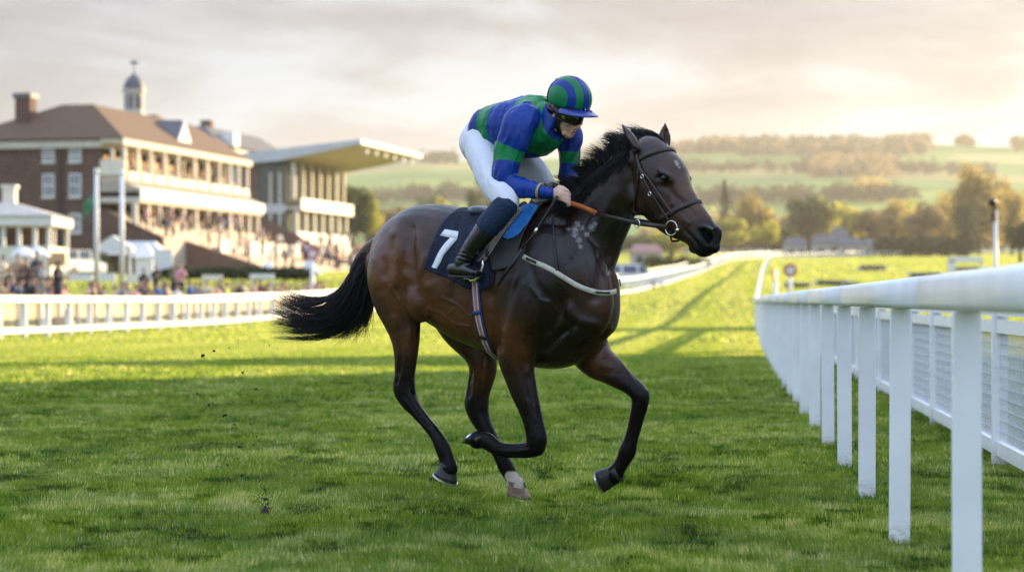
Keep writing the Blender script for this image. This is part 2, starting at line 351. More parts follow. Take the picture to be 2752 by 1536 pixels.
for poly,w,d in [([(1150,828),(1185,842),(1225,872),(1262,876)],3.6,-.0055),([(1190,800),(1228,818),(1262,850)],3.6,-.005),([(1205,846),(1222,828)],3.4,-.004),
 ([(1425,770),(1452,806),(1446,850),(1462,890)],3.6,-.0055),([(1452,806),(1480,812),(1500,838)],3.4,-.0045),([(1412,950),(1424,1010),(1436,1080),(1440,1130)],3.4,-.005),([(1392,960),(1404,1010),(1420,1070)],4,.005),
 ([(1800,512),(1806,545),(1828,575),(1852,600)],3.2,-.0045),([(1806,545),(1790,570),(1772,590)],3.2,-.004),([(1590,590),(1560,640),(1535,690)],4,-.005),
 ([(1050,770),(1072,806),(1070,850),(1082,900)],3.6,-.0055),([(1096,830),(1102,880),(1100,930)],3.6,-.005),([(1078,960),(1072,1000),(1066,1030)],3.4,.007),([(1100,1050),(1126,1092),(1160,1136)],3.2,-.0045),([(1088,1062),(1116,1104),(1150,1146)],3.2,.005),
 ([(1660,960),(1690,1000),(1712,1040)],3.4,-.0045),([(1726,1090),(1716,1130),(1704,1176)],3.2,.005),([(1300,1000),(1304,1050),(1296,1090)],3.4,-.005),([(1262,1020),(1258,1068)],3.4,.006),([(1340,1203),(1380,1204),(1420,1200)],3.2,.005),
 ([(1240,640),(1226,720),(1214,800)],7,.003),([(1268,790),(1258,850)],7,.003),([(1180,770),(1172,830)],8,-.003)]: V=sculpt(hm,V,poly,w,d)
# nostril and eye sockets
V=sculpt(hm,V,[(1886,612),(1912,618),(1918,645)],6,-.008); V=sculpt(hm,V,[(1890,622),(1904,642)],10,.045,0,None,HD.n*.8+HD.h*.6)
V=sculpt(hm,V,[(1774,474),(1792,480)],8,.010); V=sculpt(hm,V,[(1764,470),(1782,464),(1800,474)],4,-.006); V=sculpt(hm,V,[(1768,486),(1784,490),(1800,486)],4,-.004)
# ear hollows
V=sculpt(hm,V,[(1706,385),(1690,358)],5,.012); V=sculpt(hm,V,[(1792,380),(1792,352)],5,.012)
# colour fields from the nearest skeleton sample
S=np.array(_st)
def field(V):
    out=np.zeros(len(V))
    for i in range(0,len(V),4000):
        d=np.linalg.norm(V[i:i+4000,None,:]-S[None,:,:3],axis=2)/S[None,:,3]
        w=1/(d**4+.05); out[i:i+4000]=(w*S[None,:,4]).sum(1)/w.sum(1)
    return out
bk=field(V)
def near_px(V,pts,r):
    sx,sy=screen(V); o=np.zeros(len(V))
    for x,y,k in pts: o=np.maximum(o,np.exp(-(((sx-x)**2+(sy-y)**2)/(r*k)**2)))
    return o
sx,sy=screen(V)
nos=near_px(V,[(1894,626,1),(1904,640,1)],16)
bk=np.maximum(bk,nos*1.4)
bk=np.maximum(bk,near_px(V,[(1783,477,1),(1790,482,1),(1776,473,.8)],13)*.95)
bk=np.maximum(bk,near_px(V,[(1738,590,1.4),(1710,520,.6),(1702,570,.7)],16)*.5)
star=near_px(V,[(1816,434,.8),(1821,441,.9),(1826,449,.7)],9)
foam=near_px(V,[(1552,602,.8),(1545,615,.9),(1545,630,.8),(1566,612,.6),(1590,612,.9),(1598,602,.7),(1555,645,.8),(1560,662,.6),(1528,615,.5),(1577,630,.6)],21)
foam=np.maximum(foam,.4*near_px(V,[(1240,575,1),(1195,575,.8)],18))
vattr(hm,'black',np.clip(bk,-1,1.2)); white=near_px(V,[(1370,1279,1),(1380,1279,1),(1376,1294,1.2),(1390,1294,1.2),(1388,1310,1.5)],14)
red=near_px(V,[(1065,690,1.3),(1010,760,1),(1060,820,.8),(1200,860,1),(1160,760,.8),(1090,920,.6),(1885,555,.6),(1840,500,.5),(1330,900,.9),(1400,950,.5),(1620,960,.5),(1300,1010,.4)],75)
dk=near_px(V,[(1480,720,1.2),(1560,690,1),(1620,600,1),(1500,640,1),(1450,900,.8),(1560,900,.7),(1250,560,.7),(1110,560,.5),(1760,590,.4)],85)
vattr(hm,'tone',red-dk); vattr(hm,'white',white); vattr(hm,'star',star); vattr(hm,'foam',foam)
def coat_mat():
    m=bpy.data.materials.new('bay_coat'); m.use_nodes=True; nt=m.node_tree; b=nt.nodes['Principled BSDF']; L=nt.links.new
    tc=N(nt,'TexCoord')
    n=N(nt,'TexNoise',Scale=2.6,Detail=6,Roughness=.6); L(tc.outputs['Object'],n.inputs['Vector'])
    tn=N(nt,'Attribute',attribute_name='tone'); tm=N(nt,'Math',operation='MULTIPLY_ADD'); L(tn.outputs['Fac'],tm.inputs[0]); tm.inputs[1].default_value=.22; L(n.outputs['Fac'],tm.inputs[2])
    r=ramp(nt,[(.28,(.0085,.0045,.0032)),(.48,(.028,.0105,.0048)),(.64,(.074,.0275,.0108)),(.85,(.130,.049,.019))]); L(tm.outputs[0],r.inputs['Fac'])
    at_=N(nt,'Attribute',attribute_name='black')
    n3=N(nt,'TexNoise',Scale=30,Detail=4); L(tc.outputs['Object'],n3.inputs['Vector'])
    ad=N(nt,'Math',operation='MULTIPLY_ADD'); L(n3.outputs['Fac'],ad.inputs[0]); ad.inputs[1].default_value=.3; L(at_.outputs['Fac'],ad.inputs[2])
    r2=ramp(nt,[(.15,(0,0,0)),(.85,(1,1,1))]); L(ad.outputs[0],r2.inputs['Fac'])
    m1=N(nt,'MixRGB'); L(r2.outputs['Color'],m1.inputs['Fac']); L(r.outputs['Color'],m1.inputs['Color1']); m1.inputs['Color2'].default_value=(.0055,.0048,.0045,1)
    sp_=N(nt,'MapRange'); L(at_.outputs['Fac'],sp_.inputs['Value']); sp_.inputs['To Min'].default_value=.40; sp_.inputs['To Max'].default_value=.08; L(sp_.outputs[0],b.inputs['Specular IOR Level'])
    aw=N(nt,'Attribute',attribute_name='white'); ng=N(nt,'Math',operation='MULTIPLY_ADD'); L(aw.outputs['Fac'],ng.inputs[0]); ng.inputs[1].default_value=4; ng.inputs[2].default_value=-1.1
    ng.use_clamp=True
    m2=N(nt,'MixRGB'); L(ng.outputs[0],m2.inputs['Fac']); L(m1.outputs['Color'],m2.inputs['Color1']); m2.inputs['Color2'].default_value=(.52,.44,.36,1)
    def patch(prev,name,col,sc,lo,hi):
        a=N(nt,'Attribute',attribute_name=name); nn=N(nt,'TexNoise',Scale=sc,Detail=6,Roughness=.7); L(tc.outputs['Object'],nn.inputs['Vector'])
        k=N(nt,'Math',operation='MULTIPLY'); L(a.outputs['Fac'],k.inputs[0]); L(nn.outputs['Fac'],k.inputs[1])
        rr=ramp(nt,[(lo,(0,0,0)),(hi,(1,1,1))]); L(k.outputs[0],rr.inputs['Fac'])
        mm=N(nt,'MixRGB'); L(rr.outputs['Color'],mm.inputs['Fac']); L(prev,mm.inputs['Color1']); mm.inputs['Color2'].default_value=(*col,1)
        return mm.outputs['Color']
    c=patch(m2.outputs['Color'],'star',(.30,.27,.24),45,.22,.55); c=patch(c,'foam',(.40,.40,.40),120,.34,.68)
    L(c,b.inputs['Base Color']); 
    rr=ramp(nt,[(.35,(.23,.23,.23)),(.65,(.42,.42,.42))]); n4=N(nt,'TexNoise',Scale=5,Detail=3); L(tc.outputs['Object'],n4.inputs['Vector']); L(n4.outputs['Fac'],rr.inputs['Fac']); L(rr.outputs['Color'],b.inputs['Roughness'])
    b.inputs['Specular IOR Level'].default_value=.42; b.inputs['Sheen Weight'].default_value=.0; b.inputs['Sheen Roughness'].default_value=.4
    b.inputs['Anisotropic'].default_value=.3
    mp=N(nt,'Mapping'); mp.inputs['Scale'].default_value=(1,1,.22); mp.inputs['Rotation'].default_value=(0,.5,0); L(tc.outputs['Object'],mp.inputs['Vector'])
    n5=N(nt,'TexNoise',Scale=170,Detail=3); L(mp.outputs['Vector'],n5.inputs['Vector'])
    n6=N(nt,'TexNoise',Scale=16,Detail=4,Roughness=.6); L(tc.outputs['Object'],n6.inputs['Vector'])
    b1=N(nt,'Bump',Strength=.2,Distance=.02); L(n6.outputs['Fac'],b1.inputs['Height'])
    b2=N(nt,'Bump',Strength=.22,Distance=.003); L(n5.outputs['Fac'],b2.inputs['Height']); L(b1.outputs['Normal'],b2.inputs['Normal']); L(b2.outputs['Normal'],b.inputs['Normal'])
    return m
M_coat=coat_mat()
HB=HP(1330,1000,0); HB.z=0
HORSE=empty('racehorse',HB,'dark bay racehorse in full gallop with black legs and one white hind pastern','horse')
link('body',hm,M_coat,HORSE)
M_hoof=mat('hoof_horn',(.014,.012,.011),.5,.35,40,bump=.2); M_hoofp=mat('pale_hoof_horn',(.17,.10,.055),.4,.45,22,bump=.2)
M_shoe=mat('steel_shoe',(.62,.62,.62),.28,.1,20,metal=1)
M_hair=mat('black_hair',(.008,.0065,.006),.5,.3,40,spec=.25)
def hoof(cor,sole,heel,toe,lat,rc,m,lab=None):
    """coronet and sole centres in pixels, heel->toe direction of the sole, half length in metres"""
    C=HP(*cor,lat); S0=HP(*sole,lat); d=(HP(*toe,lat)-HP(*heel,lat)).normalized(); rt=(HP(*toe,lat)-HP(*heel,lat)).length/2
    mb=MB(); out=[]; nn=HP.n
    ax=(S0-C); 
    for s,k in((-.34,.55),(-.16,.80),(0.06,.93),(.35,1.02),(.7,1.09),(1,1.13)):
        c=C+ax*s; r=rc+(rt-rc)*max(0,s)
        out.append([c+d*r*math.cos(a)*(1 if math.cos(a)>0 else .92)+nn*r*.9*math.sin(a)*(1-.12*math.cos(a)) for a in[2*math.pi*q/20 for q in range(20)]])
    mb.rings(out); o=mb.build('hoof',m,HORSE,True,label=lab)
    sh=MB(); c=C+ax*1.0; k=ax.normalized()
    up=[c+k*.001]; out=[]
    for a in[ -2.5+5.0*q/18 for q in range(19)]:
        e=d*math.cos(a)+nn*.9*math.sin(a)
        out.append([c+e*rt*1.03-k*.001,c+e*rt*1.04+k*.010,c+e*rt*.72+k*.010,c+e*rt*.72-k*.001])
    sh.rings(out); so_=sh.build('horseshoe',M_shoe,o)
    so_.matrix_parent_inverse=Matrix.Translation(-Vector(HORSE.location))@Matrix.Identity(4)
    so_.matrix_parent_inverse=o.matrix_parent_inverse.inverted()@o.matrix_parent_inverse
hoof((1204,1257),(1197,1284),(1170,1268),(1226,1302),.13,.052,M_hoof)
hoof((1389,1304),(1397,1336),(1364,1330),(1429,1347),-.13,.050,M_hoofp,'pale brown hoof on the white hind pastern')
hoof((1286,1181),(1264,1176),(1279,1160),(1252,1190),.13,.048,M_hoof)
hoof((1653,1273),(1617,1290),(1608,1262),(1629,1324),-.13,.050,M_hoof)
eb=MB(); eb.sphere(HD(1785,478,.093),.0185,20,14); eb.build('eye',mat('dark_eye',(.006,.004,.003),.12,0,5,spec=.4),HORSE,True)
eb=MB(); eb.sphere(HD(1838,480,-.09),.018,20,14); eb.build('eye',bpy.data.materials['dark_eye'],HORSE,True)
# hair strands: tapered three-sided ribbons
def strands(name,curves,mat_,parent):
    """curves: list of (points, r0)"""
    mb=MB()
    for pts,r in curves:
        n=len(pts); mb.tube(pts,[r*(1-.9*(i/(n-1))**1.6) for i in range(n)],3,cap=False)
    return mb.build(name,mat_,parent,True,fix=False)
def bez(P,t):
    P=[Vector(p) for p in P]
    while len(P)>1: P=[P[i].lerp(P[i+1],t) for i in range(len(P)-1)]
    return P[0]
rnd=random.Random(3)
# mane: crest points in px
crest=crom([(1500,556),(1530,525),(1565,493),(1600,457),(1640,425),(1675,398),(1708,378),(1745,372)],10)
cur=[]
CL=[]
for k in range(64):
    t=(k+rnd.uniform(-.3,.3))/63; t=min(1,max(0,t)); w_=mnoise.noise(Vector((t*9,1.7,0))); 
    CL.append((t,rnd.uniform(34,78)*(.85+.35*w_)*(1 if t<.8 else .6),math.radians(128+22*w_+rnd.gauss(0,11)+(22 if t>.8 else 0)),rnd.gauss(.0,.03),rnd.gauss(-10,9)))
for i in range(2500):
    k=rnd.randrange(len(CL)); t,L,ang,la,bend=CL[k]; s=min(1,max(0,t+rnd.gauss(0,.012))); c=crest[int(s*(len(crest)-1))]; lat=rnd.gauss(.01,.02)
    if s>.8: lat=-abs(lat)-.01
    p0=HP(c[0]+rnd.uniform(-8,14),c[1]+rnd.uniform(0,26),lat+.03)
    f_=rnd.uniform(.45,1)**.7; a=ang+rnd.gauss(0,.07)/max(.3,f_); l_=L*f_
    dx,dy=math.cos(a)*l_,-math.sin(a)*l_; lat1=lat*.3+la+rnd.gauss(0,.008)
    q=[p0,HP(c[0]+dx*.35+6,c[1]+dy*.5,lat+.01),HP(c[0]+dx*.75+bend*.3,c[1]+dy*.9,lat1),HP(c[0]+dx*1.15+bend,c[1]+dy-bend*.2+rnd.uniform(-2,3),lat1)]
    cur.append(([bez(q,t_) for t_ in(0,.2,.4,.6,.8,1)],rnd.uniform(.0012,.0026)))
for i in range(240):                                    # loose fly-away hairs
    s=rnd.random()*.85; c=crest[int(s*(len(crest)-1))]; L=rnd.uniform(45,80); a=math.radians(rnd.uniform(105,168)); lat=rnd.gauss(0,.03)
    q=[HP(c[0],c[1]+8,lat),HP(c[0]+math.cos(a)*L*.5,c[1]-math.sin(a)*L*.6,lat),HP(c[0]+math.cos(a)*L-14,c[1]-math.sin(a)*L*.8,lat)]
    cur.append(([bez(q,t_) for t_ in(0,.25,.5,.75,1)],.0011))
for i in range(1500):                                    # the lying part on the near side, following the crest
    s=rnd.random(); c=crest[int(s*(len(crest)-1))]
    if s>.8: continue
    lat=rnd.uniform(.05,.115); dpt=rnd.uniform(4,38)
    q=[HP(c[0]+4,c[1]+6,.03),HP(c[0]+dpt*.4-6,c[1]+dpt*.6,lat*.8),HP(c[0]-22+dpt*.5,c[1]+dpt+14,lat),HP(c[0]-48+dpt*.5,c[1]+dpt+42,lat+.015)]
    cur.append(([bez(q,t) for t in(0,.25,.5,.75,1)],rnd.uniform(.002,.0035)))
for i in range(300):                                    # forelock blown back between the ears
    x=rnd.uniform(1758,1792); la=rnd.uniform(-.05,-.015)
    q=[HD(x,rnd.uniform(386,397),la),HD(x-12,rnd.uniform(350,366),la),HD(x-46,rnd.uniform(344,364),la+.01),HD(x-88+rnd.gauss(0,16),rnd.gauss(362,13),la+rnd.uniform(0,.04))]
    cur.append(([bez(q,t) for t in(0,.2,.4,.6,.8,1)],rnd.uniform(.0018,.0032)))
strands('mane',cur,M_hair,HORSE)
# tail
cur=[]
for i in range(2300):
    u=rnd.random(); o=rnd.gauss(0,1); lat=rnd.gauss(0,.045)
    sx0=rnd.uniform(958,1006); sy0=655+(1006-sx0)*.72+rnd.uniform(0,60)
    o=max(-1.9,min(1.9,o)); o=round(o*6)/6+rnd.gauss(0,.035)
    lat=round(lat*50)/50+rnd.gauss(0,.004)
    wisp=rnd.random()<.22
    # centre line 1003,660 -> 965,760 -> 925,850 -> 860,880 -> 735,870 (upper/lower spread by o)
    e=rnd.random()
    ex=rnd.uniform(722,815) if e<.78 else rnd.uniform(815,960)
    cl_=mnoise.noise(Vector((o*2.2,3,0)))
    ey=850+o*32+cl_*20+(rnd.gauss(0,5)) if e<.78 else 868+o*22+cl_*14
    q=[HP(sx0,sy0,lat*.4),HP(965+o*16,735+o*6+u*20,lat),HP(945+o*26,850+o*20,lat*1.2),HP(880+o*10,900+o*12,lat*1.2),HP(ex,ey,lat+rnd.gauss(0,.03))]
    if wisp and rnd.random()<.5: # wisps hanging near the buttock
        x=rnd.uniform(955,1000); q=[HP(x,rnd.uniform(730,790),lat*.4),HP(x+14,830,lat),HP(x-8,875,lat),HP(x-50+rnd.gauss(0,30),905+rnd.gauss(0,14),lat)]
    elif wisp: q=[HP(sx0,sy0,lat*.4),HP(930,760,lat),HP(890,840,lat),HP(830,810+rnd.uniform(-30,20),lat),HP(rnd.uniform(725,790),rnd.choice([788,806,822])+rnd.gauss(0,7),lat)]
    n=9; cur.append(([bez(q,t/(n-1)) for t in range(n)],rnd.uniform(.0013,.0030)))
strands('tail',cur,M_hair,HORSE)
# ================================================================ TACK
from mathutils.bvhtree import BVHTree
def bvh_of(me): return BVHTree.FromPolygons([v.co.copy() for v in me.vertices],[tuple(p.vertices) for p in me.polygons])
BV=bvh_of(hm); EYE=Vector((0,0,CAMH))
def cast(px,py,off=.006,bv=None,fall=None):
    """point on the horse's surface seen at a photo pixel, lifted off it"""
    d=at(px,py,1.0)-EYE; d.normalize(); h=(bv or BV).ray_cast(EYE,d)
    if h[0] is None: return fall
    n=h[1] if h[1].dot(d)<0 else -h[1]
    return h[0]+n*off, n
def mirror(p,P):
    l=(Vector((p.x,p.y,0))-P.p).dot(P.n); return p-P.n*(2*l)
def wrap(c,U,V,a0,a1,n,off,R=.8,bv=None):
    out=[]; nn=[]
    for i in range(n+1):
        a=a0+(a1-a0)*i/n; d=(U*math.cos(a)+V*math.sin(a)).normalized()
        h=(bv or BV).ray_cast(c+d*R,-d)
        if h[0] is None: continue
        out.append(h[0]+d*off); nn.append(d)
    return out,nn
def strap(name,pts_px,w,th,m,parent=None,off=.006,k=6,fallback=None,**kw):
    P=crom(pts_px,k); pts=[];nn=[]
    for x,y in P:
        r=cast(x,y,off)
        if r: pts.append(r[0]); nn.append(r[1])
    # relax
    for _ in range(2): pts=[pts[0]]+[pts[i]*.5+(pts[i-1]+pts[i+1])*.25 for i in range(1,len(pts)-1)]+[pts[-1]]
    mb=MB(); mb.ribbon(pts,w,th,nn); return mb.build(name,m,parent,True,**kw)
def sheet(rows,n,off,th,k=5,relax=2):
    """rows: polylines in pixels, from top to bottom; returns grid of points and normals"""
    R=[crom(r,8) for r in rows]; A=[]
    for r in R:
        L=np.r_[0,np.cumsum(np.linalg.norm(np.diff(r,axis=0),axis=1))]; t=np.linspace(0,L[-1],n)
        A.append(np.stack([np.interp(t,L,r[:,0]),np.interp(t,L,r[:,1])],1))
    A=np.array(A); B=np.stack([crom(A[:,j],k) for j in range(n)],1)
    g=[]
    for row in B:
        g.append([cast(x,y,off) for x,y in row])
    for i in range(len(g)):
        for j in range(n):
            if g[i][j] is None:
                c=[g[i][q] for q in range(n) if g[i][q]] or [g[ii][j] for ii in range(len(g)) if g[ii][j]]
                y=B[i][j]; q=c[0]; g[i][j]=(at(y[0],y[1],q[0].y),q[1])
    Pn=[[p[0] for p in r] for r in g]; Nn=[[p[1] for p in r] for r in g]
    for _ in range(relax):
        Q=[r[:] for r in Pn]
        for i in range(len(g)):
            for j in range(n):
                s=Vector(); c=0
                for a,b in((i-1,j),(i+1,j),(i,j-1),(i,j+1)):
                    if 0<=a<len(g) and 0<=b<n: s+=Pn[a][b]; c+=1
                # keep the pixel position, relax depth only
                d=(Pn[i][j]-EYE); m_=s/c; t=(m_-EYE).dot(d.normalized())
                Q[i][j]=EYE+d.normalized()*((t+d.length*2)/3)
        Pn=Q
    return Pn,Nn
def grid_mesh(mb,Pn,Nn,th):
    m,n=len(Pn),len(Pn[0]); vs=[p for r in Pn for p in r]+[Pn[i][j]-Nn[i][j]*th for i in range(m) for j in range(n)]
    fs=[]; o=m*n
    for i in range(m-1):
        for j in range(n-1):
            a=i*n+j; fs+=[(a,a+1,a+n+1,a+n),(o+a,o+a+n,o+a+n+1,o+a+1)]
    edge=[j for j in range(n)]+[i*n+n-1 for i in range(1,m)]+[(m-1)*n+j for j in range(n-2,-1,-1)]+[i*n for i in range(m-2,0,-1)]
    for a,b in zip(edge,edge[1:]+edge[:1]): fs.append((a,o+a,o+b,b))
    mb.add(vs,fs)
def over(mb,Pn,Nn,th,P,rows=9,off=.01):
    """carry a near-side sheet over the back to a mirrored far side"""
    n=len(Pn[0]); top=Pn[0]; ext=[]
    for s in range(rows,0,-1):
        pass
    far=[[mirror(p,P) for p in r] for r in Pn]; farN=[[Vector(q)-P.n*(2*q.dot(P.n)) for q in r] for r in Nn]
    brid=[];bn=[]
    for s in range(1,rows):
        t=s/rows; row=[];rn=[]
        for j in range(n):
            p=far[0][j].lerp(top[j],t); h=BV.ray_cast(Vector((p.x,p.y,4)),Vector((0,0,-1)))
            z=h[0].z+off if h[0] is not None else p.z
            row.append(Vector((p.x,p.y,max(z,p.z)))); rn.append(Vector((0,0,1)))
        brid.append(row); bn.append(rn)
    grid_mesh(mb,far[::-1]+brid+Pn,farN[::-1]+bn+Nn,th)
def cloth_mat(name,col,rough=.8,scale=60,bump=.3,var=.15): return mat(name,col,rough,var,14,bump=bump,bscale=scale,spec=.3)
M_navy=cloth_mat('navy_cloth',(.0075,.012,.030),.75,50,.35,.3)
M_white=mat('white_number',(.70,.71,.74),.6,.06,30)
M_leather=mat('black_leather',(.010,.009,.009),.38,.35,30,bump=.25,bscale=160)
M_brown=mat('dark_brown_leather',(.030,.019,.013),.42,.3,40,bump=.25,bscale=200)
M_steel=mat('polished_steel',(.75,.74,.70),.16,.08,20,metal=1)
M_orange=mat('orange_rubber_grip',(.50,.13,.025),.65,.15,60,bump=.4,bscale=300)
M_cream=mat('cream_elastic',(.50,.47,.38),.7,.15,40,bump=.3,bscale=240)
M_blue=mat('bright_blue_pad',(.015,.20,.62),.6,.2,30,bump=.2,bscale=90)
M_grey=mat('grey_saddle_leather',(.16,.18,.21),.35,.2,20,bump=.2)
HN=HP.n
# ---- number cloth
top=[(1211,581),(1236,573),(1262,572),(1290,577),(1316,582)]
Pn,Nn=sheet([top,[(1188,606),(1215,606),(1250,606),(1290,610),(1325,612)],[(1172,640),(1200,642),(1240,646),(1290,652),(1330,655)],[(1150,697),(1185,704),(1225,714),(1280,722),(1332,715)],[(1142,722),(1171,734),(1215,752),(1254,772),(1296,780),(1328,764)]],34,.014,.006)
# soft folds
for i,r in enumerate(Pn):
    for j,p in enumerate(r):
        t=i/(len(Pn)-1); r[j]=p+Nn[i][j]*(.006*t*math.sin(j*.9+2*t)+.005*t*math.sin(j*.37+1))
mb=MB(); over(mb,Pn,Nn,.006,HP)
CLOTH=mb.build('number_cloth',M_navy,None,True,label='navy saddle cloth with a white racing number under the rider',cat='saddle cloth')
BVC=bvh_of(CLOTH.data)
def castc(px,py,off):
    r=cast(px,py,off,BVC) or cast(px,py,off); return r
def strip_on(mb,left,right,off,th,k=5,bv=None,nw=2):
    L=crom(left,k); R=crom(right,k); g=[];nn=[]
    for a,b in zip(L,R):
        row=[];rn=[]
        for q in range(nw+1):
            x,y=a+(b-a)*q/nw; r=cast(x,y,off,bv) or cast(x,y,off)
            row.append(r[0]); rn.append(r[1])
        g.append(row); nn.append(rn)
    grid_mesh(mb,g,nn,th)
mb=MB(); strip_on(mb,[(1195.7,616.4),(1214,619.4),(1233,622.5)],[(1182.5,633),(1205,638),(1229,643.5)],.0035,.002,8,BVC)
strip_on(mb,[(1211,638),(1194,657),(1179,679),(1169,700),(1160.5,718)],[(1229,643.5),(1211,664),(1193.5,685),(1184,706),(1174,722)],.004,.002,8,BVC)
mb.build('number',M_white,CLOTH,True)
# ---- saddle
SAD=empty('saddle',HP(1330,580,0),'small black racing saddle with a bright blue pad and grey cantle','saddle')
Pn,Nn=sheet([[(1300,600),(1350,592),(1400,572),(1452,566)],[(1308,650),(1350,640),(1392,616),(1428,600)],[(1318,700),(1350,690),(1386,668),(1408,640)],[(1326,728),(1345,727),(1376,716),(1394,680)]],18,.026,.008)
mb=MB(); over(mb,Pn,Nn,.008,HP,off=.026); FLAP=mb.build('flap',M_leather,SAD,True); BVF=bvh_of(FLAP.data)
Pn,Nn=sheet([[(1412,563),(1430,562),(1450,567)],[(1390,597),(1408,601),(1424,606)],[(1368,622),(1382,630),(1395,638)],[(1350,640),(1360,644),(1369,649)]],10,.034,.006)
mb=MB(); grid_mesh(mb,Pn,Nn,.006); mb.build('pad',M_blue,SAD,True)
seat=[(1268,566),(1300,574),(1345,570),(1390,556),(1410,548)]
C=crom(seat,5); out=[]
for i,(x,y) in enumerate(C):
    c=HP(x,y+3,0); w=.11-.05*i/len(C); w=w*(1+.25*abs(i/len(C)-.2))
    out.append([c+HN*(w*math.cos(a)*1.0)+Vector((0,0,1))*(.022*math.sin(a)-.05*math.cos(a)**2) for a in[2*math.pi*q/18 for q in range(18)]])
mb=MB(); mb.rings(out); mb.build('seat',M_leather,SAD,True)
mb=MB(); mb.ell(HP(1296,567,0),(HP.h*.042+Vector((0,0,-.006)),HN*.135,Vector((0,0,.030))),20,12); mb.build('cantle',M_grey,SAD,True)
# pommel roll and stirrup leathers (several pale-edged straps)
M_strap=mat('purple_strap',(.045,.03,.055),.5,.25,60,bump=.3,bscale=200); M_edge=mat('pale_piping',(.55,.42,.36),.6,.15,60)
mb=MB(); me_=MB()
def relaxp(p,k):
    for _ in range(k): p=[p[0]]+[p[i]*.5+(p[i-1]+p[i+1])*.25 for i in range(1,len(p)-1)]+[p[-1]]
    return p
for q in range(4):
    pts=[]; nn=[]
    for (x,y) in crom([(1402-q*5,570+q*2),(1376-q*7,600+q*3),(1343-q*5,642+q*3),(1312-q*4,690+q*2),(1300-q*3,704)],4):
        r=cast(x,y,.012+.003*q,BVF) or cast(x,y,.012+.003*q,BVC) or cast(x,y,.045); pts.append(r[0]); nn.append(r[1])
    mb.ribbon(pts,.017,.004,nn); pts=relaxp(pts,3); me_.tube([p+n*.004+HP.h*.007 for p,n in zip(pts,nn)],.0022,5)
sl_=mb.build('stirrup_leather',M_strap,SAD,True); me_.build('piping',M_edge,sl_,True)
mb=MB()
Lt=.36
iron=[HP(x,y,Lt) for x,y in((1296,694),(1298,712),(1294,728),(1287,742),(1276,752),(1266,753),(1261,745))]
mb.tube(iron,[.006,.0065,.007,.009,.012,.012,.008],8); 
far=[p+HP.n*(-.0)+HP.h*.0 for p in iron]
tread=HP(1272,748,Lt-.03); mb.box(tread,(.085,.06,.010),-math.radians(30)); mb.build('stirrup_iron',M_steel,SAD,True)
# ---- girth: striped belt round the barrel
gm=[mat('girth_blue',(.02,.045,.17),.7,.2,60,bump=.3,bscale=200),mat('girth_pink',(.42,.17,.14),.7,.15,60,bump=.3,bscale=200),mat('girth_cream',(.60,.52,.48),.7,.1,60),M_leather]
gp=[(1279,757),(1281,795),(1285,835),(1292,872),(1302,905),(1312,930),(1318,942)]
A=crom(gp,6); near=[];nn=[]
for x,y in A:
    r=cast(x,y,.010)
    if r: near.append(r[0]); nn.append(r[1])
for _ in range(3): near=[near[0]]+[near[i]*.5+(near[i-1]+near[i+1])*.25 for i in range(1,len(near)-1)]+[near[-1]]
farg=[mirror(p,HP) for p in near][::-1]
mid=[]
for t in(.12,.25,.38,.5,.62,.75,.88):
    p=near[-1].lerp(farg[0],t); h_=BV.ray_cast(Vector((p.x,p.y,.45)),Vector((0,0,1))); mid.append(Vector((p.x,p.y,(h_[0].z if h_[0] is not None and h_[0].z<1.3 else p.z)-.006)))
loop=near+mid+farg; ln=nn+[Vector((0,0,-1))]*7+[n-HP.n*(2*n.dot(HP.n)) for n in nn[::-1]]
GIR=empty('girth',loop[0],'blue girth strap with a pink stripe buckled round the belly','girth')
def lane(off,w,lift,m,name,part=None):
    pts=[]
    for i,p in enumerate(loop):
        t=(loop[min(i+1,len(loop)-1)]-loop[max(i-1,0)]).normalized(); s=t.cross(ln[i]).normalized()
        pts.append(p+s*off+ln[i]*lift)
    mb=MB(); mb.ribbon(pts,w,.004,ln); return mb.build(name,m,GIR,True)
lane(0,.052,0,gm[0],'webbing'); lane(0,.020,.003,gm[1],'stripe'); lane(.0125,.005,.0036,gm[2],'edging'); lane(-.0125,.005,.0036,gm[2],'edging')
for x,y in((1286,838),(1301,902)):
    c,n=cast(x,y,.018); t=(cast(x+4,y+14,.018)[0]-c).normalized(); s=t.cross(n).normalized(); mb=MB()
    mb.ribbon([c-s*.024,c+s*.024],.022,.006,n); mb.build('keeper',gm[0] if y<850 else M_leather,GIR,True)
# ---- breast girth
BG=empty('breast_girth',HP(1500,740,.2),'cream elastic breast girth across the chest of the horse','breast girth')
bp=[(1409,690),(1440,706),(1467,717),(1517,745),(1551,766),(1585,780),(1615,787),(1640,786),(1652,782)]
strap('band',bp,.028,.006,M_cream,BG,.010,6)
strap('buckle',[(1418,694),(1432,700),(1444,707)],.014,.006,M_leather,BG,.015,3); strap('buckle',[(1598,784),(1616,787),(1634,787)],.012,.006,M_leather,BG,.015,3)
strap('neck_strap',[(1487,588),(1486,607),(1488,640),(1491,670),(1496,715),(1497,728)],.014,.005,M_leather,BG,.012,5)
t=[cast(1658,752,.005,None,(HP(1655,752,-.02),0))[0],at(1662,748,12.2),at(1667,757,12.2),at(1668,770,12.2)]
mb=MB(); mb.tube([HP(1652,775,-.06),HP(1660,752,-.06),HP(1665,750,-.06),HP(1668,770,-.06)],[.004,.004,.006,.003],6); mb.build('loose_end',M_leather,BG,True)
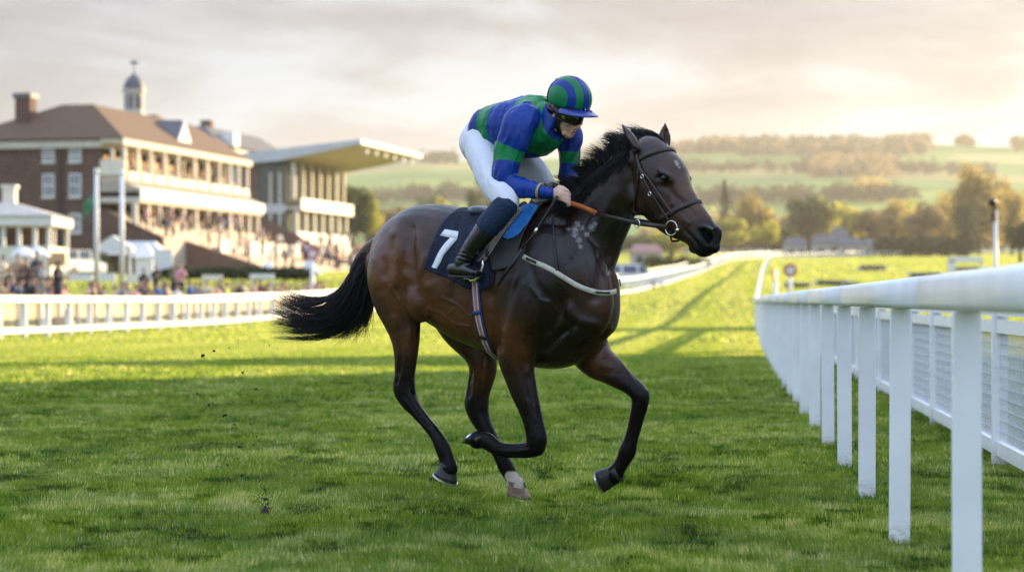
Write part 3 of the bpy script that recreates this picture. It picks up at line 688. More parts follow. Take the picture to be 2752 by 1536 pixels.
# ---- bridle
BRI=empty('bridle',HD(1760,500,0),'dark brown leather bridle with steel bit rings and orange rein grips','bridle')
strap('headpiece',[(1705,400),(1711,415),(1716,440),(1726,468)],.028,.006,M_brown,BRI,.006)
strap('cheekpiece',[(1726,468),(1740,498),(1757,526),(1778,560),(1800,592)],.017,.006,M_brown,BRI,.007)
strap('noseband_strap',[(1722,455),(1745,482),(1770,520),(1792,551),(1810,576)],.015,.005,M_brown,BRI,.006)
strap('throat_lash',[(1717,452),(1716,480),(1712,520),(1706,560),(1709,588)],.011,.005,M_brown,BRI,.007)
def band(name,pa,pb,lat,w,a0,a1,off=.007):
    A_=HD(*pa,0); B_=HD(*pb,0); c=(A_+B_)/2; U=(B_-A_).normalized(); V=HD.n
    p,n=wrap(c,U,V,a0,a1,40,off,.3)
    for _ in range(2): p=[p[0]]+[p[i]*.5+(p[i-1]+p[i+1])*.25 for i in range(1,len(p)-1)]+[p[-1]]
    mb=MB(); mb.ribbon(p,w,.006,n); return mb.build(name,M_brown,BRI,True)
band('browband',(1728,446),(1806,398),0,.024,-1.9,1.9)
band('noseband',(1800,590),(1884,538),0,.024,-2.6,2.6)
def ring(c,u,v,R,r,name,parent,m):
    mb=MB(); mb.tube([c+u*R*math.cos(a)+v*R*math.sin(a) for a in[2*math.pi*q/28 for q in range(28)]],r,8,closed=True); return mb.build(name,m,parent,True)
RC=cast(1808.5,611,.012)[0]; RB=cast(1790,608,.0,None,(HD(1790,608,.07),0))[0]
hz=Vector((0,0,1))
ring(RC,HD.h*.92-HD.n*.25,hz,.037,.0032,'bit_ring',BRI,M_steel); ring(mirror(RC,HD),HD.h,hz,.037,.0032,'bit_ring',BRI,M_steel)
mb=MB(); p0=cast(1829,616,.010)[0]; mb.tube([RC+HD.h*.034+Vector((0,0,-.012)),p0],[.011,.008],10); mb.build('bit_mouthpiece',M_steel,BRI,True)
mb=MB(); mb.tube([HD(1802,622,.06),HD(1803,640,.03),HD(1806,648,0),HD(1822,647,-.01),HD(1832,640,-.03)],.006,8); mb.build('chin_strap',M_brown,BRI,True)
for xy in((1730,474),(1750,520)):
    c,n=cast(*xy,.012); ring(c,HD.h,hz,.010,.0025,'buckle',BRI,M_steel)
HANDL=.165
HANDW=HP(1531,545,HANDL)
rp=[HD(1792,610,.085),HP(1750,606,.16),HP(1712,600,.19)]
for x,y in((1660,588),(1607,574)):
    r=cast(x,y,.02); rp.append(r[0])
q=[Vector(p) for p in rp]
rb=[q[0],q[0].lerp(q[2],.5),q[2],q[2].lerp(q[4],.5),q[4]]
rb=[Vector((p.x,p.y,p.z)) for p in rb]
REIN=MB(); REIN.ribbon([rb[0],rb[1],rb[2]],.024,.008,HN); REIN.ribbon([rb[2],rb[3],rb[4]],.020,.006,HN); REIN.build('rein',M_brown,BRI,True)
gr=[rb[4].lerp(HANDW,t)+Vector((0,0,.004*math.sin(3.14*t))) for t in(0,.25,.5,.75,1.0)]
# grip bows upward towards the hand
mb=MB(); mb.ribbon(gr,.026,.010,HN); mb.build('rein_grip',M_orange,BRI,True)
ring(rb[2]+Vector((0,0,-.002)),HD.h,hz,.021,.0028,'martingale_ring',BRI,M_steel)
mb=MB(); mb.ribbon([mirror(q[0],HD),mirror(q[2],HP),HP(1607,574,-.22),HP(1560,552,-.2)],.020,.006,HN); mb.build('rein',M_brown,BRI,True)
# ================================================================ JOCKEY
_jc=HP(1340,500,0); JP=Plane(42,(_jc.x,_jc.y))
JOCK=empty('person',HP(1290,560,0),'jockey in blue and green silks crouching over the racehorse, holding the reins','person')
_jst=[]
def jl(mb,st,k=6,n=16,grow=0.0,sq=1.0,store=None,P=None,end=True):
    global _st
    keep=_st; _st=[]
    limb(mb,P or JP,[(r[0],r[1],r[2],r[3]+grow,r[4]+grow,r[5] if len(r)>5 else 0) for r in st],k,n,'free',sq,end)
    if store is not None: store+= _st
    _st=keep
TORSO=[(1300,356,0,.085,.125,0),(1312,352,0,.105,.148,0),(1328,347,0,.125,.165,0),(1342,344,0,.135,.172,0),(1350,343,0,.140,.176,1),(1378,342,0,.155,.184,1),(1386,342,0,.16,.186,0),(1425,340,0,.168,.188,0),(1434,338,0,.166,.186,1),(1460,332,0,.150,.17,1),(1468,330,0,.14,.158,0),(1478,326,0,.125,.14,0),(1484,322,0,.105,.12,0),(1498,312,0,.075,.075,0)]
NARM=[(1420,318,.13,.085,.085,0),(1396,332,.185,.092,.085,0),(1386,362,.205,.090,.082,0),(1373,392,.215,.086,.078,0),(1371,397,.217,.086,.078,1),(1364,432,.225,.080,.074,1),(1363,440,.228,.079,.073,0),(1357,468,.235,.077,.07,0),(1358,488,.237,.072,.066,0),(1376,500,.232,.066,.06,0),(1402,505,.222,.054,.05,0),(1432,511,.21,.047,.045,0),(1462,517,.195,.040,.039,0),(1482,520,.18,.036,.036,0)]
FARM=[(1490,330,-.12,.085,.08,0),(1518,348,-.18,.085,.08,0),(1530,378,-.2,.075,.07,0),(1531,405,-.21,.07,.066,0),(1531,410,-.21,.07,.066,1),(1530,434,-.215,.066,.062,1),(1530,439,-.215,.065,.06,0),(1529,465,-.21,.063,.058,0),(1534,485,-.2,.055,.05,0),(1546,497,-.16,.045,.042,0),(1556,505,-.12,.036,.034,0)]
HIP=[(1290,352,0,.08,.12,0),(1294,380,0,.10,.145,0),(1306,402,0,.10,.145,0),(1326,412,0,.07,.125,0)]
NTH=[(1292,375,.08,.090,.095,0),(1298,402,.11,.10,.10,0),(1310,442,.165,.094,.092,0),(1330,488,.22,.086,.083,0),(1352,522,.262,.078,.076,0),(1366,548,.28,.064,.064,0)]
FTH=[(1300,390,-.08,.10,.10,0),(1370,420,-.13,.10,.095,0),(1425,458,-.19,.088,.085,0),(1455,500,-.235,.078,.075,0),(1462,535,-.25,.065,.065,0)]
NSH=[(1362,548,.285,.062,.062,0),(1340,575,.31,.063,.06,0),(1318,600,.33,.062,.058,0),(1292,635,.345,.056,.054,0),(1272,662,.352,.050,.050,0),(1254,690,.356,.046,.046,0),(1244,708,.358,.046,.046,0)]
NFT=[(1214,722,.35,.030,.034,0),(1226,722,.352,.036,.038,0),(1244,722,.356,.038,.042,0),(1262,727,.36,.030,.045,0),(1282,733,.362,.018,.038,0)]
FSH=[(1462,540,-.27,.062,.062,0),(1440,575,-.31,.060,.058,0),(1410,620,-.34,.055,.054,0),(1380,668,-.35,.047,.047,0),(1362,700,-.35,.046,.046,0)]
FFT=[(1335,715,-.35,.032,.036,0),(1362,716,-.35,.038,.042,0),(1400,728,-.36,.02,.04,0)]
# ---- head frame
ph,be,ro=math.radians(43),math.radians(22),math.radians(4)
f=Vector((math.cos(ph)*math.cos(be),-math.sin(ph)*math.cos(be),-math.sin(be))); l=Vector((math.sin(ph),math.cos(ph),0)); u=f.cross(l)
RM=Matrix.Rotation(ro,3,f); l=RM@l; u=RM@u
HC=JP(1519,304,-.02)
def hd(x,y,z): return HC+f*x+l*y+u*z
bod=MB()
def he(c,r,rot=None): bod.ell(hd(*c),(f*r[0],l*r[1],u*r[2]),16,12)
he((-.008,0,.045),(.098,.077,.105)); he((.040,0,-.038),(.056,.058,.070)); he((.060,0,-.095),(.030,.032,.026)); he((.073,0,-.098),(.017,.019,.016))
for s in(1,-1):
    he((.062,s*.038,-.030),(.026,.026,.020)); he((.010,s*.050,-.070),(.030,.015,.030)); he((.040,s*.035,-.092),(.034,.013,.016))
    he((-.004,s*.078,-.012),(.017,.008,.032)); he((.076,s*.026,.022),(.018,.030,.010)); he((.098,s*.012,-.050),(.012,.009,.008))
he((.040,0,.02),(.056,.062,.04))
bod.tube([hd(.084,0,.018),hd(.095,0,-.012),hd(.116,0,-.042),hd(.112,0,-.052)],[.010,.012,.0145,.010],10)
he((.086,0,-.072),(.015,.024,.0075)); he((.083,0,-.084),(.014,.021,.0075)); he((.078,0,-.064),(.016,.026,.012))
nk=JP(1474,332,0); bod.tube([hd(-.025,0,-.04),hd(-.03,0,-.085),nk],[.056,.054,.056],14)
# body under the clothes
for st in(TORSO,NARM,FARM,HIP,NTH,FTH,NSH,NFT,FSH,FFT): jl(bod,st,3,14,-.026 if st in(TORSO,FARM) else -.018)
# ---- hands: back of hand, four bent fingers, thumb
def hand(P,W,K,lat,sgn):
    """wrist W and knuckle centre K in pixels"""
    w=P(*W,lat); k=P(*K,lat); d=(k-w).normalized(); n=P.n*sgn; up=n.cross(d)*(-1 if n.cross(d).z<0 else 1); up.normalize()
    out=[]
    for t,a,b in((0,.026,.020),(.25,.030,.021),(.55,.036,.022),(.85,.040,.021),(1,.038,.018)):
        c=w.lerp(k,t); out.append([c+up*a*math.cos(x)+n*b*math.sin(x) for x in[2*math.pi*q/14 for q in range(14)]])
    bod.rings(out)
    for i,(o,L) in enumerate(((.030,.036),(.010,.042),(-.010,.039),(-.029,.030))):
        b0=k+up*o+n*.006-d*.006; p1=b0+d*.022-up*.010-n*.002; p2=p1+d*.002-up*.022*L/.04-n*.022; p3=p2-d*.024-up*.004-n*.010
        bod.tube([b0-d*.015,b0,p1,p2,p3],[.010,.0105,.0098,.0088,.0075],9)
    t0=w.lerp(k,.35)+up*.030-n*.002; bod.tube([w.lerp(k,.2)+up*.016,t0+d*.012+up*.006,t0+d*.036+up*.004-n*.004,t0+d*.054-up*.008-n*.008],[.013,.0125,.0108,.008],9)
    return k,d,n,up
hk,hd_,hn,hu=hand(JP,(1484,520),(1519,522),.165,1)
hand(JP,(1556,505),(1572,520),-.1,1)
bme=remesh(bod,.0052,3,.5)
bV=getv(bme)
M_skin=bpy.data.materials.new('skin'); M_skin.use_nodes=True; nt=M_skin.node_tree; b=nt.nodes['Principled BSDF']
tc_=N(nt,'TexCoord'); nz_=N(nt,'TexNoise',Scale=22,Detail=5); nt.links.new(tc_.outputs['Object'],nz_.inputs['Vector'])
rp_=ramp(nt,[(.3,(.60,.34,.26)),(.7,(.74,.47,.37))]); nt.links.new(nz_.outputs['Fac'],rp_.inputs['Fac'])
av=N(nt,'Attribute',attribute_name='lips'); mm=N(nt,'MixRGB'); nt.links.new(av.outputs['Fac'],mm.inputs['Fac']); nt.links.new(rp_.outputs['Color'],mm.inputs['Color1']); mm.inputs['Color2'].default_value=(.30,.10,.085,1)
nt.links.new(mm.outputs['Color'],b.inputs['Base Color']); b.inputs['Roughness'].default_value=.5; b.inputs['Subsurface Weight'].default_value=.12; b.inputs['Subsurface Radius'].default_value=(.01,.004,.002)
lipc=np.array([hd(.098,0,-.0785)]); lv=(bV-lipc[0]); lx=lv@np.array(f); ly=lv@np.array(l); lz=lv@np.array(u)
vattr(bme,'lips',np.clip(1.25-((ly/.021)**2+(lz/.0085)**2),0,1)*(lx>-.03)*.8)
# mouth line
Nn_=getn(bme); w_=np.exp(-(lz/.0028)**2)*np.exp(-(ly/.020)**4)*(np.abs(lx)<.03); bV-=Nn_*(w_*.006)[:,None]; setv(bme,bV)
link('body',bme,M_skin,JOCK)
# ---- silks
def silk_field(V,st):
    S=np.array(st); o=np.zeros(len(V))
    for i in range(0,len(V),3000):
        d=np.linalg.norm(V[i:i+3000,None,:]-S[None,:,:3],axis=2)-S[None,:,3]*.9
        o[i:i+3000]=S[d.argmin(1),4]
    return o
def smooth_attr(me,a,it=3):
    E=np.empty(len(me.edges)*2,dtype=np.int32); me.edges.foreach_get('vertices',E); E=E.reshape(-1,2)
    for _ in range(it):
        s=a.copy(); c=np.ones(len(a)); np.add.at(s,E[:,0],a[E[:,1]]); np.add.at(s,E[:,1],a[E[:,0]]); np.add.at(c,E[:,0],1); np.add.at(c,E[:,1],1); a=s/c
    return a
def wrinkle(me,amp,sc,dirs,seed=0):
    """cloth folds: ridged noise stretched along a direction"""
    V=getv(me); Nn=getn(me); D=Vector(dirs).normalized(); out=np.zeros(len(V))
    A=Matrix.Identity(3)
    for i,v in enumerate(V):
        p=Vector(v); a=p.dot(D); q=p-D*a
        x=mnoise.noise(q*sc+D*(a*sc*.28)+Vector((seed,0,0))); y=mnoise.noise(q*sc*2.3+D*(a*sc*.5)+Vector((0,seed,3)))
        out[i]=(1-abs(x)*2.2)*.7+.3*(1-abs(y)*2)-.55
    V+=Nn*(out*amp)[:,None]; setv(me,V)
js=[]; jm=MB()
jl(jm,TORSO,8,24,0,1.12,js); jl(jm,NARM,8,18,0,1.0,js); jl(jm,FARM,8,18,0,1.0,js)
jme=remesh(jm,.0075,5,.5)
att=smooth_attr(jme,silk_field(getv(jme),js),2); vattr(jme,'band',att)
wrinkle(jme,.016,10,(.35,.1,.9),4); wrinkle(jme,.005,22,(.2,.1,.95),7)
def silk_mat(name):
    m=bpy.data.materials.new(name); m.use_nodes=True; nt=m.node_tree; b=nt.nodes['Principled BSDF']; L=nt.links.new
    a=N(nt,'Attribute',attribute_name='band'); r=ramp(nt,[(0,(.003,.034,.245)),(.5,(.001,.19,.058))],'CONSTANT'); L(a.outputs['Fac'],r.inputs['Fac'])
    tc=N(nt,'TexCoord'); n=N(nt,'TexNoise',Scale=9,Detail=5); L(tc.outputs['Object'],n.inputs['Vector'])
    rr=ramp(nt,[(.3,(.72,.72,.78)),(.7,(1.15,1.15,1.1))]); L(n.outputs['Fac'],rr.inputs['Fac'])
    mu=N(nt,'MixRGB',blend_type='MULTIPLY'); mu.inputs['Fac'].default_value=1; L(r.outputs['Color'],mu.inputs['Color1']); L(rr.outputs['Color'],mu.inputs['Color2']); L(mu.outputs['Color'],b.inputs['Base Color'])
    b.inputs['Roughness'].default_value=.38; b.inputs['Specular IOR Level'].default_value=.28
    mp=N(nt,'Mapping'); mp.inputs['Scale'].default_value=(1,1,.4); mp.inputs['Rotation'].default_value=(.4,.5,.3); L(tc.outputs['Object'],mp.inputs['Vector'])
    n5=N(nt,'TexNoise',Scale=24,Detail=4,Distortion=.6); L(mp.outputs['Vector'],n5.inputs['Vector'])
    bp=N(nt,'Bump',Strength=.35,Distance=.012); L(n5.outputs['Fac'],bp.inputs['Height']); L(bp.outputs['Normal'],b.inputs['Normal'])
    return m
M_silk=silk_mat('blue_green_silk')
JKT=link('jacket',jme,M_silk,JOCK)
# collar, buttons and cuff trim
mb=MB(); hn_=hd(-.03,0,-.075); c0=hn_.lerp(nk,.62); ax=(hn_-nk).normalized()
U=f-ax*f.dot(ax); U.normalize(); Wv=ax.cross(U)
mb.rings([[c0+ax*h+(U*math.cos(a)*r+Wv*math.sin(a)*r) for a in[2*math.pi*q/20 for q in range(20)]] for h,r in((-.06,.105),(-.03,.088),(.0,.078),(.03,.073),(.036,.069),(.0,.068))],cap=False)
mb.build('collar',mat('blue_silk',(.003,.034,.245),.4,.25,12,bump=.3,bscale=40),JKT,True)
mb=MB(); a=JP(1448,513,.2); b2=JP(1462,516.5,.195)
mb.tube([JP(1452,514,.20),JP(1458,515.2,.198)],[.0475,.0465],18,cap=False); mb.build('cuff_tab',mat('gold_trim',(.33,.24,.06),.5,.2,50),JKT,True)
# ---- breeches
bm_=MB(); 
for st,g in((HIP,0),(NTH,0),(FTH,0)): jl(bm_,st,6,20,g,1.05)
pme=remesh(bm_,.008,5,.5); wrinkle(pme,.0075,13,(-.5,.2,.7),9)
M_breech=mat('white_breeches',(.66,.67,.72),.7,.05,10,bump=.12,bscale=26,spec=.3)
link('breeches',pme,M_breech,JOCK)
# ---- boots
M_boot=mat('polished_boot',(.008,.0085,.011),.20,.3,12,bump=.18,bscale=36,spec=.6)
M_band=cloth_mat('navy_boot_top',(.008,.020,.055),.7,70,.3)
def boot(sh,ft,near):
    mb=MB(); jl(mb,sh[2:],5,18,.002,1.05); jl(mb,ft,5,18,.002,1.1)
    me=remesh(mb,.0065,4,.5)
    if near:
        V=getv(me); Nn=getn(me); sx,sy=screen(V); q=np.exp(-((sy-690-.25*(sx-1250))/15)**2); V+=Nn*(q*.0028*np.sin((sy-.3*sx)*.55+.02*sx))[:,None]; setv(me,V)
    o=link('boot',me,M_boot,JOCK)
    t=MB(); jl(t,[sh[0],sh[1],sh[2],tuple(np.array(sh[2])*.6+np.array(sh[3])*.4)],5,20,.006,1.05)
    tm=remesh(t,.0065,3,.5); tp=link('boot_top',tm,M_band,o); 
    s=MB()
    sole=[]
    for r in crom([x[:6] for x in ft],4):
        c=JP(r[0],r[1],r[2])+Vector((0,0,-r[3]-.001)); sole.append((c,r[4]))
    for (c,w) in sole: pass
    out=[]
    for i,(c,w) in enumerate(sole):
        h=.007 if i<len(sole)*.35 else .004
        out.append([c-JP.n*w*.9+Vector((0,0,.004)),c+JP.n*w*.9+Vector((0,0,.004)),c+JP.n*w*.9-Vector((0,0,h)),c-JP.n*w*.9-Vector((0,0,h))])
    s.rings(out); s.build('sole',M_brown,o)
    return o
boot(NSH,NFT,True); boot(FSH,FFT,False)
mb=MB(); p=JP(1336,543,.36); mb.tube([p,p+JP.n*.006],[.007,.004],10)
# ---- helmet
ch=(.004,0,.086); HR=(.130,.112,.118)
hv=[];hf=[];hb_=[]
nA,nR=48,22
def hp_(th,ps,k=1.0):
    """th from crown (0) down, ps round from the front"""
    x=HR[0]*math.sin(th)*math.cos(ps)*k; y=HR[1]*math.sin(th)*math.sin(ps)*k; z=HR[2]*math.cos(th)*k
    return (ch[0]+x,ch[1]+y,ch[2]+z)
def rim(ps): return math.pi*(.555+.055*(1-math.cos(ps))/2+.03*math.sin(ps)**2)
hm2=MB(); rr_=[]
for i in range(nR+1):
    row=[]
    for j in range(nA):
        ps=2*math.pi*j/nA; th=.02+(rim(ps)-.02)*i/nR; p=hp_(th,ps); row.append(hd(*p)); hb_.append(p[1])
    rr_.append(row)
for i in (nR,nR-3):
    row=[]
    for j in range(nA):
        ps=2*math.pi*j/nA; th=rim(ps)*(1 if i==nR else .86); p=hp_(th,ps,.93); row.append(hd(*p)); hb_.append(p[1])
    rr_.append(row)
hm2.rings(rr_); 
hme=hm2.mesh('helmet',True)
yb=np.abs(np.array(hb_)); 
# bands across the cap: blue centre strip, green, blue, green disc by the ear
bandv=np.where(yb<.022,0,np.where(yb<.060,1,np.where(yb<.090,0,1))).astype(float)
# finer: store |y| and threshold in the shader
vattr(hme,'band',yb)
Vh=getv(hme); Nh=getn(hme)
for i,v in enumerate(Vh):
    a=abs(hb_[i]); Vh[i]+=Nh[i]*(.0022*math.exp(-(a/.012)**2)*(1+math.sin(i*1.7)))
setv(hme,Vh)
def cap_mat():
    m=silk_mat('cap_silk'); nt=m.node_tree
    r=[n for n in nt.nodes if n.type=='VALTORGB' and n.color_ramp.interpolation=='CONSTANT'][0]; cr=r.color_ramp
    B=(.003,.034,.245,1); Gn=(.001,.19,.058,1)
    cr.elements[0].color=B; cr.elements[1].position=.022*8; cr.elements[1].color=Gn
    e=cr.elements.new(.062*8); e.color=B; e=cr.elements.new(.092*8); e.color=Gn
    a=[n for n in nt.nodes if n.type=='ATTRIBUTE'][0]; mu=N(nt,'Math',operation='MULTIPLY'); mu.inputs[1].default_value=8; nt.links.new(a.outputs['Fac'],mu.inputs[0]); nt.links.new(mu.outputs[0],r.inputs['Fac'])
    return m
HEL=link('helmet',hme,cap_mat(),JOCK)
# peak
mb=MB(); g=[];gn=[]
for i in range(6):
    s=i/5; row=[]
    for j in range(25):
        ps=-1.25+2.5*j/24; p=hp_(rim(ps)*.985,ps,1.0); e=.070*math.cos(ps*1.12)**.8 if abs(ps*1.12)<1.57 else 0
        row.append(hd(p[0]+math.cos(ps)*e*s,p[1]+math.sin(ps)*e*s*.6,p[2]-.006-.012*s-.012*s*s*abs(math.sin(ps))))
    g.append(row); gn.append([u]*25)
grid_mesh(mb,g,gn,.006); mb.build('peak',mat('blue_peak',(.014,.03,.22),.25,.2,20,spec=.6),HEL,True)
# bow and tie on the peak, edge cord
mb=MB(); p=hd(.118,0,.045)
for dx,dy,dz in((.03,-.02,.03),(.038,.03,.022),(.015,-.035,.02),(.02,.03,.0)): mb.tube([p,p+f*dx*.6+l*dy*.6+u*dz,p+f*dx+l*dy+u*dz*.6],[.004,.006,.002],6)
mb.build('bow',bpy.data.materials['blue_peak'],HEL,True)
mb=MB(); mb.tube([hd(*hp_(rim(x)*q,x,1.012)) for x,q in((-2.15,1.0),(-2.2,.8),(-2.3,.6),(-2.5,.4))],.0035,6); mb.build('cord',M_leather,HEL,True)
# chin harness
mb=MB()
for s in(1,-1):
    pts=[hd(.002,s*.085,.045),hd(.018,s*.081,-.01),hd(.024,s*.068,-.06),hd(.040,s*.050,-.098),hd(.052,s*.02,-.125),hd(.054,0,-.127)]
    mb.ribbon(pts,[.05,.044,.036,.026,.02,.02],.006,[l*s]*4+[-u]*2)
    pts=[hd(-.055,s*.083,.02),hd(-.03,s*.078,-.045),hd(.01,s*.066,-.082)]; mb.ribbon(pts,.022,.006,[l*s]*3)
mb.build('chin_strap',M_leather,HEL,True)
# goggles
mb=MB(); M_lens=mat('dark_lens',(.006,.005,.004),.07,.1,10,spec=.7)
g=[];gn=[]
for i in range(7):
    t=i/6-.5; row=[];rn=[]
    for j in range(33):
        a=-1.75+3.5*j/32; x=.012+.093*math.cos(a)+.012*math.cos(a)**6; y=.082*math.sin(a)
        hgt=.050*(1-.25*abs(math.sin(a))**3)-(.016*math.exp(-(a/.16)**2) if t<0 else 0)
        row.append(hd(x+(.004*(1-4*t*t)),y,-.002+t*hgt)); rn.append((f*math.cos(a)+l*math.sin(a)).normalized())
    g.append(row); gn.append(rn)
grid_mesh(mb,g,gn,.010); GOG=mb.build('goggles',M_lens,JOCK,True)
mb=MB()
for i in (0,6): mb.tube(g[i],.0045,6)
mb.build('frame',M_leather,GOG,True)
mb=MB(); 
for s in(1,-1): mb.ribbon([hd(-.005,s*.086,.0),hd(-.05,s*.088,.012),hd(-.10,s*.05,.02)],.03,.004,l*s)
mb.build('strap',M_leather,GOG,True)
mb=MB(); c=g[3][6]; n_=gn[3][6]; mb.tube([c,c+n_*.003],[.010,.009],16); c=hd(.056,-.088,.0)
mb.build('badge',mat('olive_disc',(.22,.19,.06),.4,.1,10),GOG,True)
# ---- whip
WH=MB(); a=JP(1500,533,.22)
pts=[JP(1497,528,.20),HP(1470,575,.27),HP(1434,630,.315),HP(1400,672,.34)]
WH.tube(pts,[.008,.007,.005,.0045],8)
WHIP=empty('whip',pts[0],'thin black whip pointing down past the saddle flap','whip')
WH.build('shaft',M_leather,WHIP,True)
mb=MB(); mb.ribbon([HP(1402,669,.342),HP(1368,718,.35),HP(1336,769,.345)],[.020,.024,.016],.006,HN); mb.build('whip_flap',M_leather,WHIP,True)
mb=MB(); mb.tube([HP(1444,612,.312),HP(1436,627,.318)],[.009,.009],8); mb.build('clip',M_steel,WHIP,True)
# ================================================================ COURSE: turf, rails, markers
def grass_ground_mat():
    m=bpy.data.materials.new('turf'); m.use_nodes=True; nt=m.node_tree; b=nt.nodes['Principled BSDF']; L=nt.links.new
    tc=N(nt,'TexCoord')
    n1=N(nt,'TexNoise',Scale=.55,Detail=8,Roughness=.62); L(tc.outputs['Object'],n1.inputs['Vector'])
    n2=N(nt,'TexNoise',Scale=7,Detail=5,Roughness=.6); L(tc.outputs['Object'],n2.inputs['Vector'])
    n3=N(nt,'TexNoise',Scale=.035,Detail=3); L(tc.outputs['Object'],n3.inputs['Vector'])
    r1=ramp(nt,[(.3,(.055,.095,.010)),(.55,(.10,.145,.018)),(.75,(.15,.175,.03))]); L(n1.outputs['Fac'],r1.inputs['Fac'])
    r2=ramp(nt,[(.3,(.55,.58,.5)),(.7,(1.25,1.2,1.15))]); L(n2.outputs['Fac'],r2.inputs['Fac'])
    r3=ramp(nt,[(.35,(.85,.9,.8)),(.65,(1.2,1.1,1))]); L(n3.outputs['Fac'],r3.inputs['Fac'])
    a=N(nt,'MixRGB',blend_type='MULTIPLY'); a.inputs['Fac'].default_value=1; L(r1.outputs['Color'],a.inputs['Color1']); L(r2.outputs['Color'],a.inputs['Color2'])
    c=N(nt,'MixRGB',blend_type='MULTIPLY'); c.inputs['Fac'].default_value=1; L(a.outputs['Color'],c.inputs['Color1']); L(r3.outputs['Color'],c.inputs['Color2'])
    L(c.outputs['Color'],b.inputs['Base Color']); b.inputs['Roughness'].default_value=.9; b.inputs['Specular IOR Level'].default_value=.1
    b.inputs['Sheen Weight'].default_value=.25; b.inputs['Sheen Tint'].default_value=(.8,.75,.25,1); b.inputs['Sheen Roughness'].default_value=.5
    bp=N(nt,'Bump',Strength=.9,Distance=.12); L(n2.outputs['Fac'],bp.inputs['Height']); L(bp.outputs['Normal'],b.inputs['Normal'])
    return m
M_turf=grass_ground_mat()
ys=np.r_[np.arange(-30,60,1.5),np.arange(60,240,3),np.arange(240,620,8),np.arange(620,1420,40)]
us=np.r_[np.linspace(-1,-.2,40)[:-1],np.linspace(-.2,.3,70),np.linspace(.3,1,40)[1:]]
V=[];
for y in ys:
    w=60+abs(y)*.9; x=us*w; V.append(np.stack([x,np.full_like(x,y),gz(x,np.full_like(x,y))],1))
nx=len(us); V=np.concatenate(V); i=np.arange(len(ys)-1)[:,None]*nx+np.arange(nx-1)[None,:]; i=i.ravel()
gm_=fast_mesh('ground',V,np.stack([i,i+1,i+nx+1,i+nx],1),True); link('ground',gm_,M_turf,kind='structure')
# ---- grass blades (one turf, many tufts)
def blade_mat():
    m=bpy.data.materials.new('grass_blade'); m.use_nodes=True; nt=m.node_tree; L=nt.links.new
    b=nt.nodes['Principled BSDF']; out=nt.nodes['Material Output']
    tc=N(nt,'TexCoord'); n1=N(nt,'TexNoise',Scale=1.1,Detail=5,Roughness=.6); L(tc.outputs['Object'],n1.inputs['Vector'])
    a=N(nt,'Attribute',attribute_name='tint'); ad=N(nt,'Math',operation='MULTIPLY_ADD'); L(a.outputs['Fac'],ad.inputs[0]); ad.inputs[1].default_value=.55; 
    mu=N(nt,'Math',operation='MULTIPLY_ADD'); L(n1.outputs['Fac'],mu.inputs[0]); mu.inputs[1].default_value=.9; mu.inputs[2].default_value=-.18; L(mu.outputs[0],ad.inputs[2])
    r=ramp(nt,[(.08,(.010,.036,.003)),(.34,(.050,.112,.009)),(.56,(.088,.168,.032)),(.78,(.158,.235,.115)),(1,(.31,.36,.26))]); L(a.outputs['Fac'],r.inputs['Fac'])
    L(r.outputs['Color'],b.inputs['Base Color']); b.inputs['Roughness'].default_value=.5; b.inputs['Specular IOR Level'].default_value=.3
    t=N(nt,'BsdfTranslucent'); tm=N(nt,'MixRGB',blend_type='MULTIPLY'); tm.inputs['Fac'].default_value=1; L(r.outputs['Color'],tm.inputs['Color1']); tm.inputs['Color2'].default_value=(4.0,2.75,1.2,1); L(tm.outputs['Color'],t.inputs['Color'])
    mx=N(nt,'MixShader'); mx.inputs[0].default_value=.52; L(b.outputs[0],mx.inputs[1]); L(t.outputs[0],mx.inputs[2]); L(mx.outputs[0],out.inputs['Surface'])
    return m
M_blade=blade_mat()
def vnoise(x,y,s,seed):
    """cheap value noise"""
    r=np.random.default_rng(seed); T=r.random((256,256)); X=x*s; Y=y*s; xi=np.floor(X).astype(int); yi=np.floor(Y).astype(int); fx=X-xi; fy=Y-yi; fx=fx*fx*(3-2*fx); fy=fy*fy*(3-2*fy)
    g=lambda a,b:T[a%256,b%256]
    return (g(xi,yi)*(1-fx)+g(xi+1,yi)*fx)*(1-fy)+(g(xi,yi+1)*(1-fx)+g(xi+1,yi+1)*fx)*fy
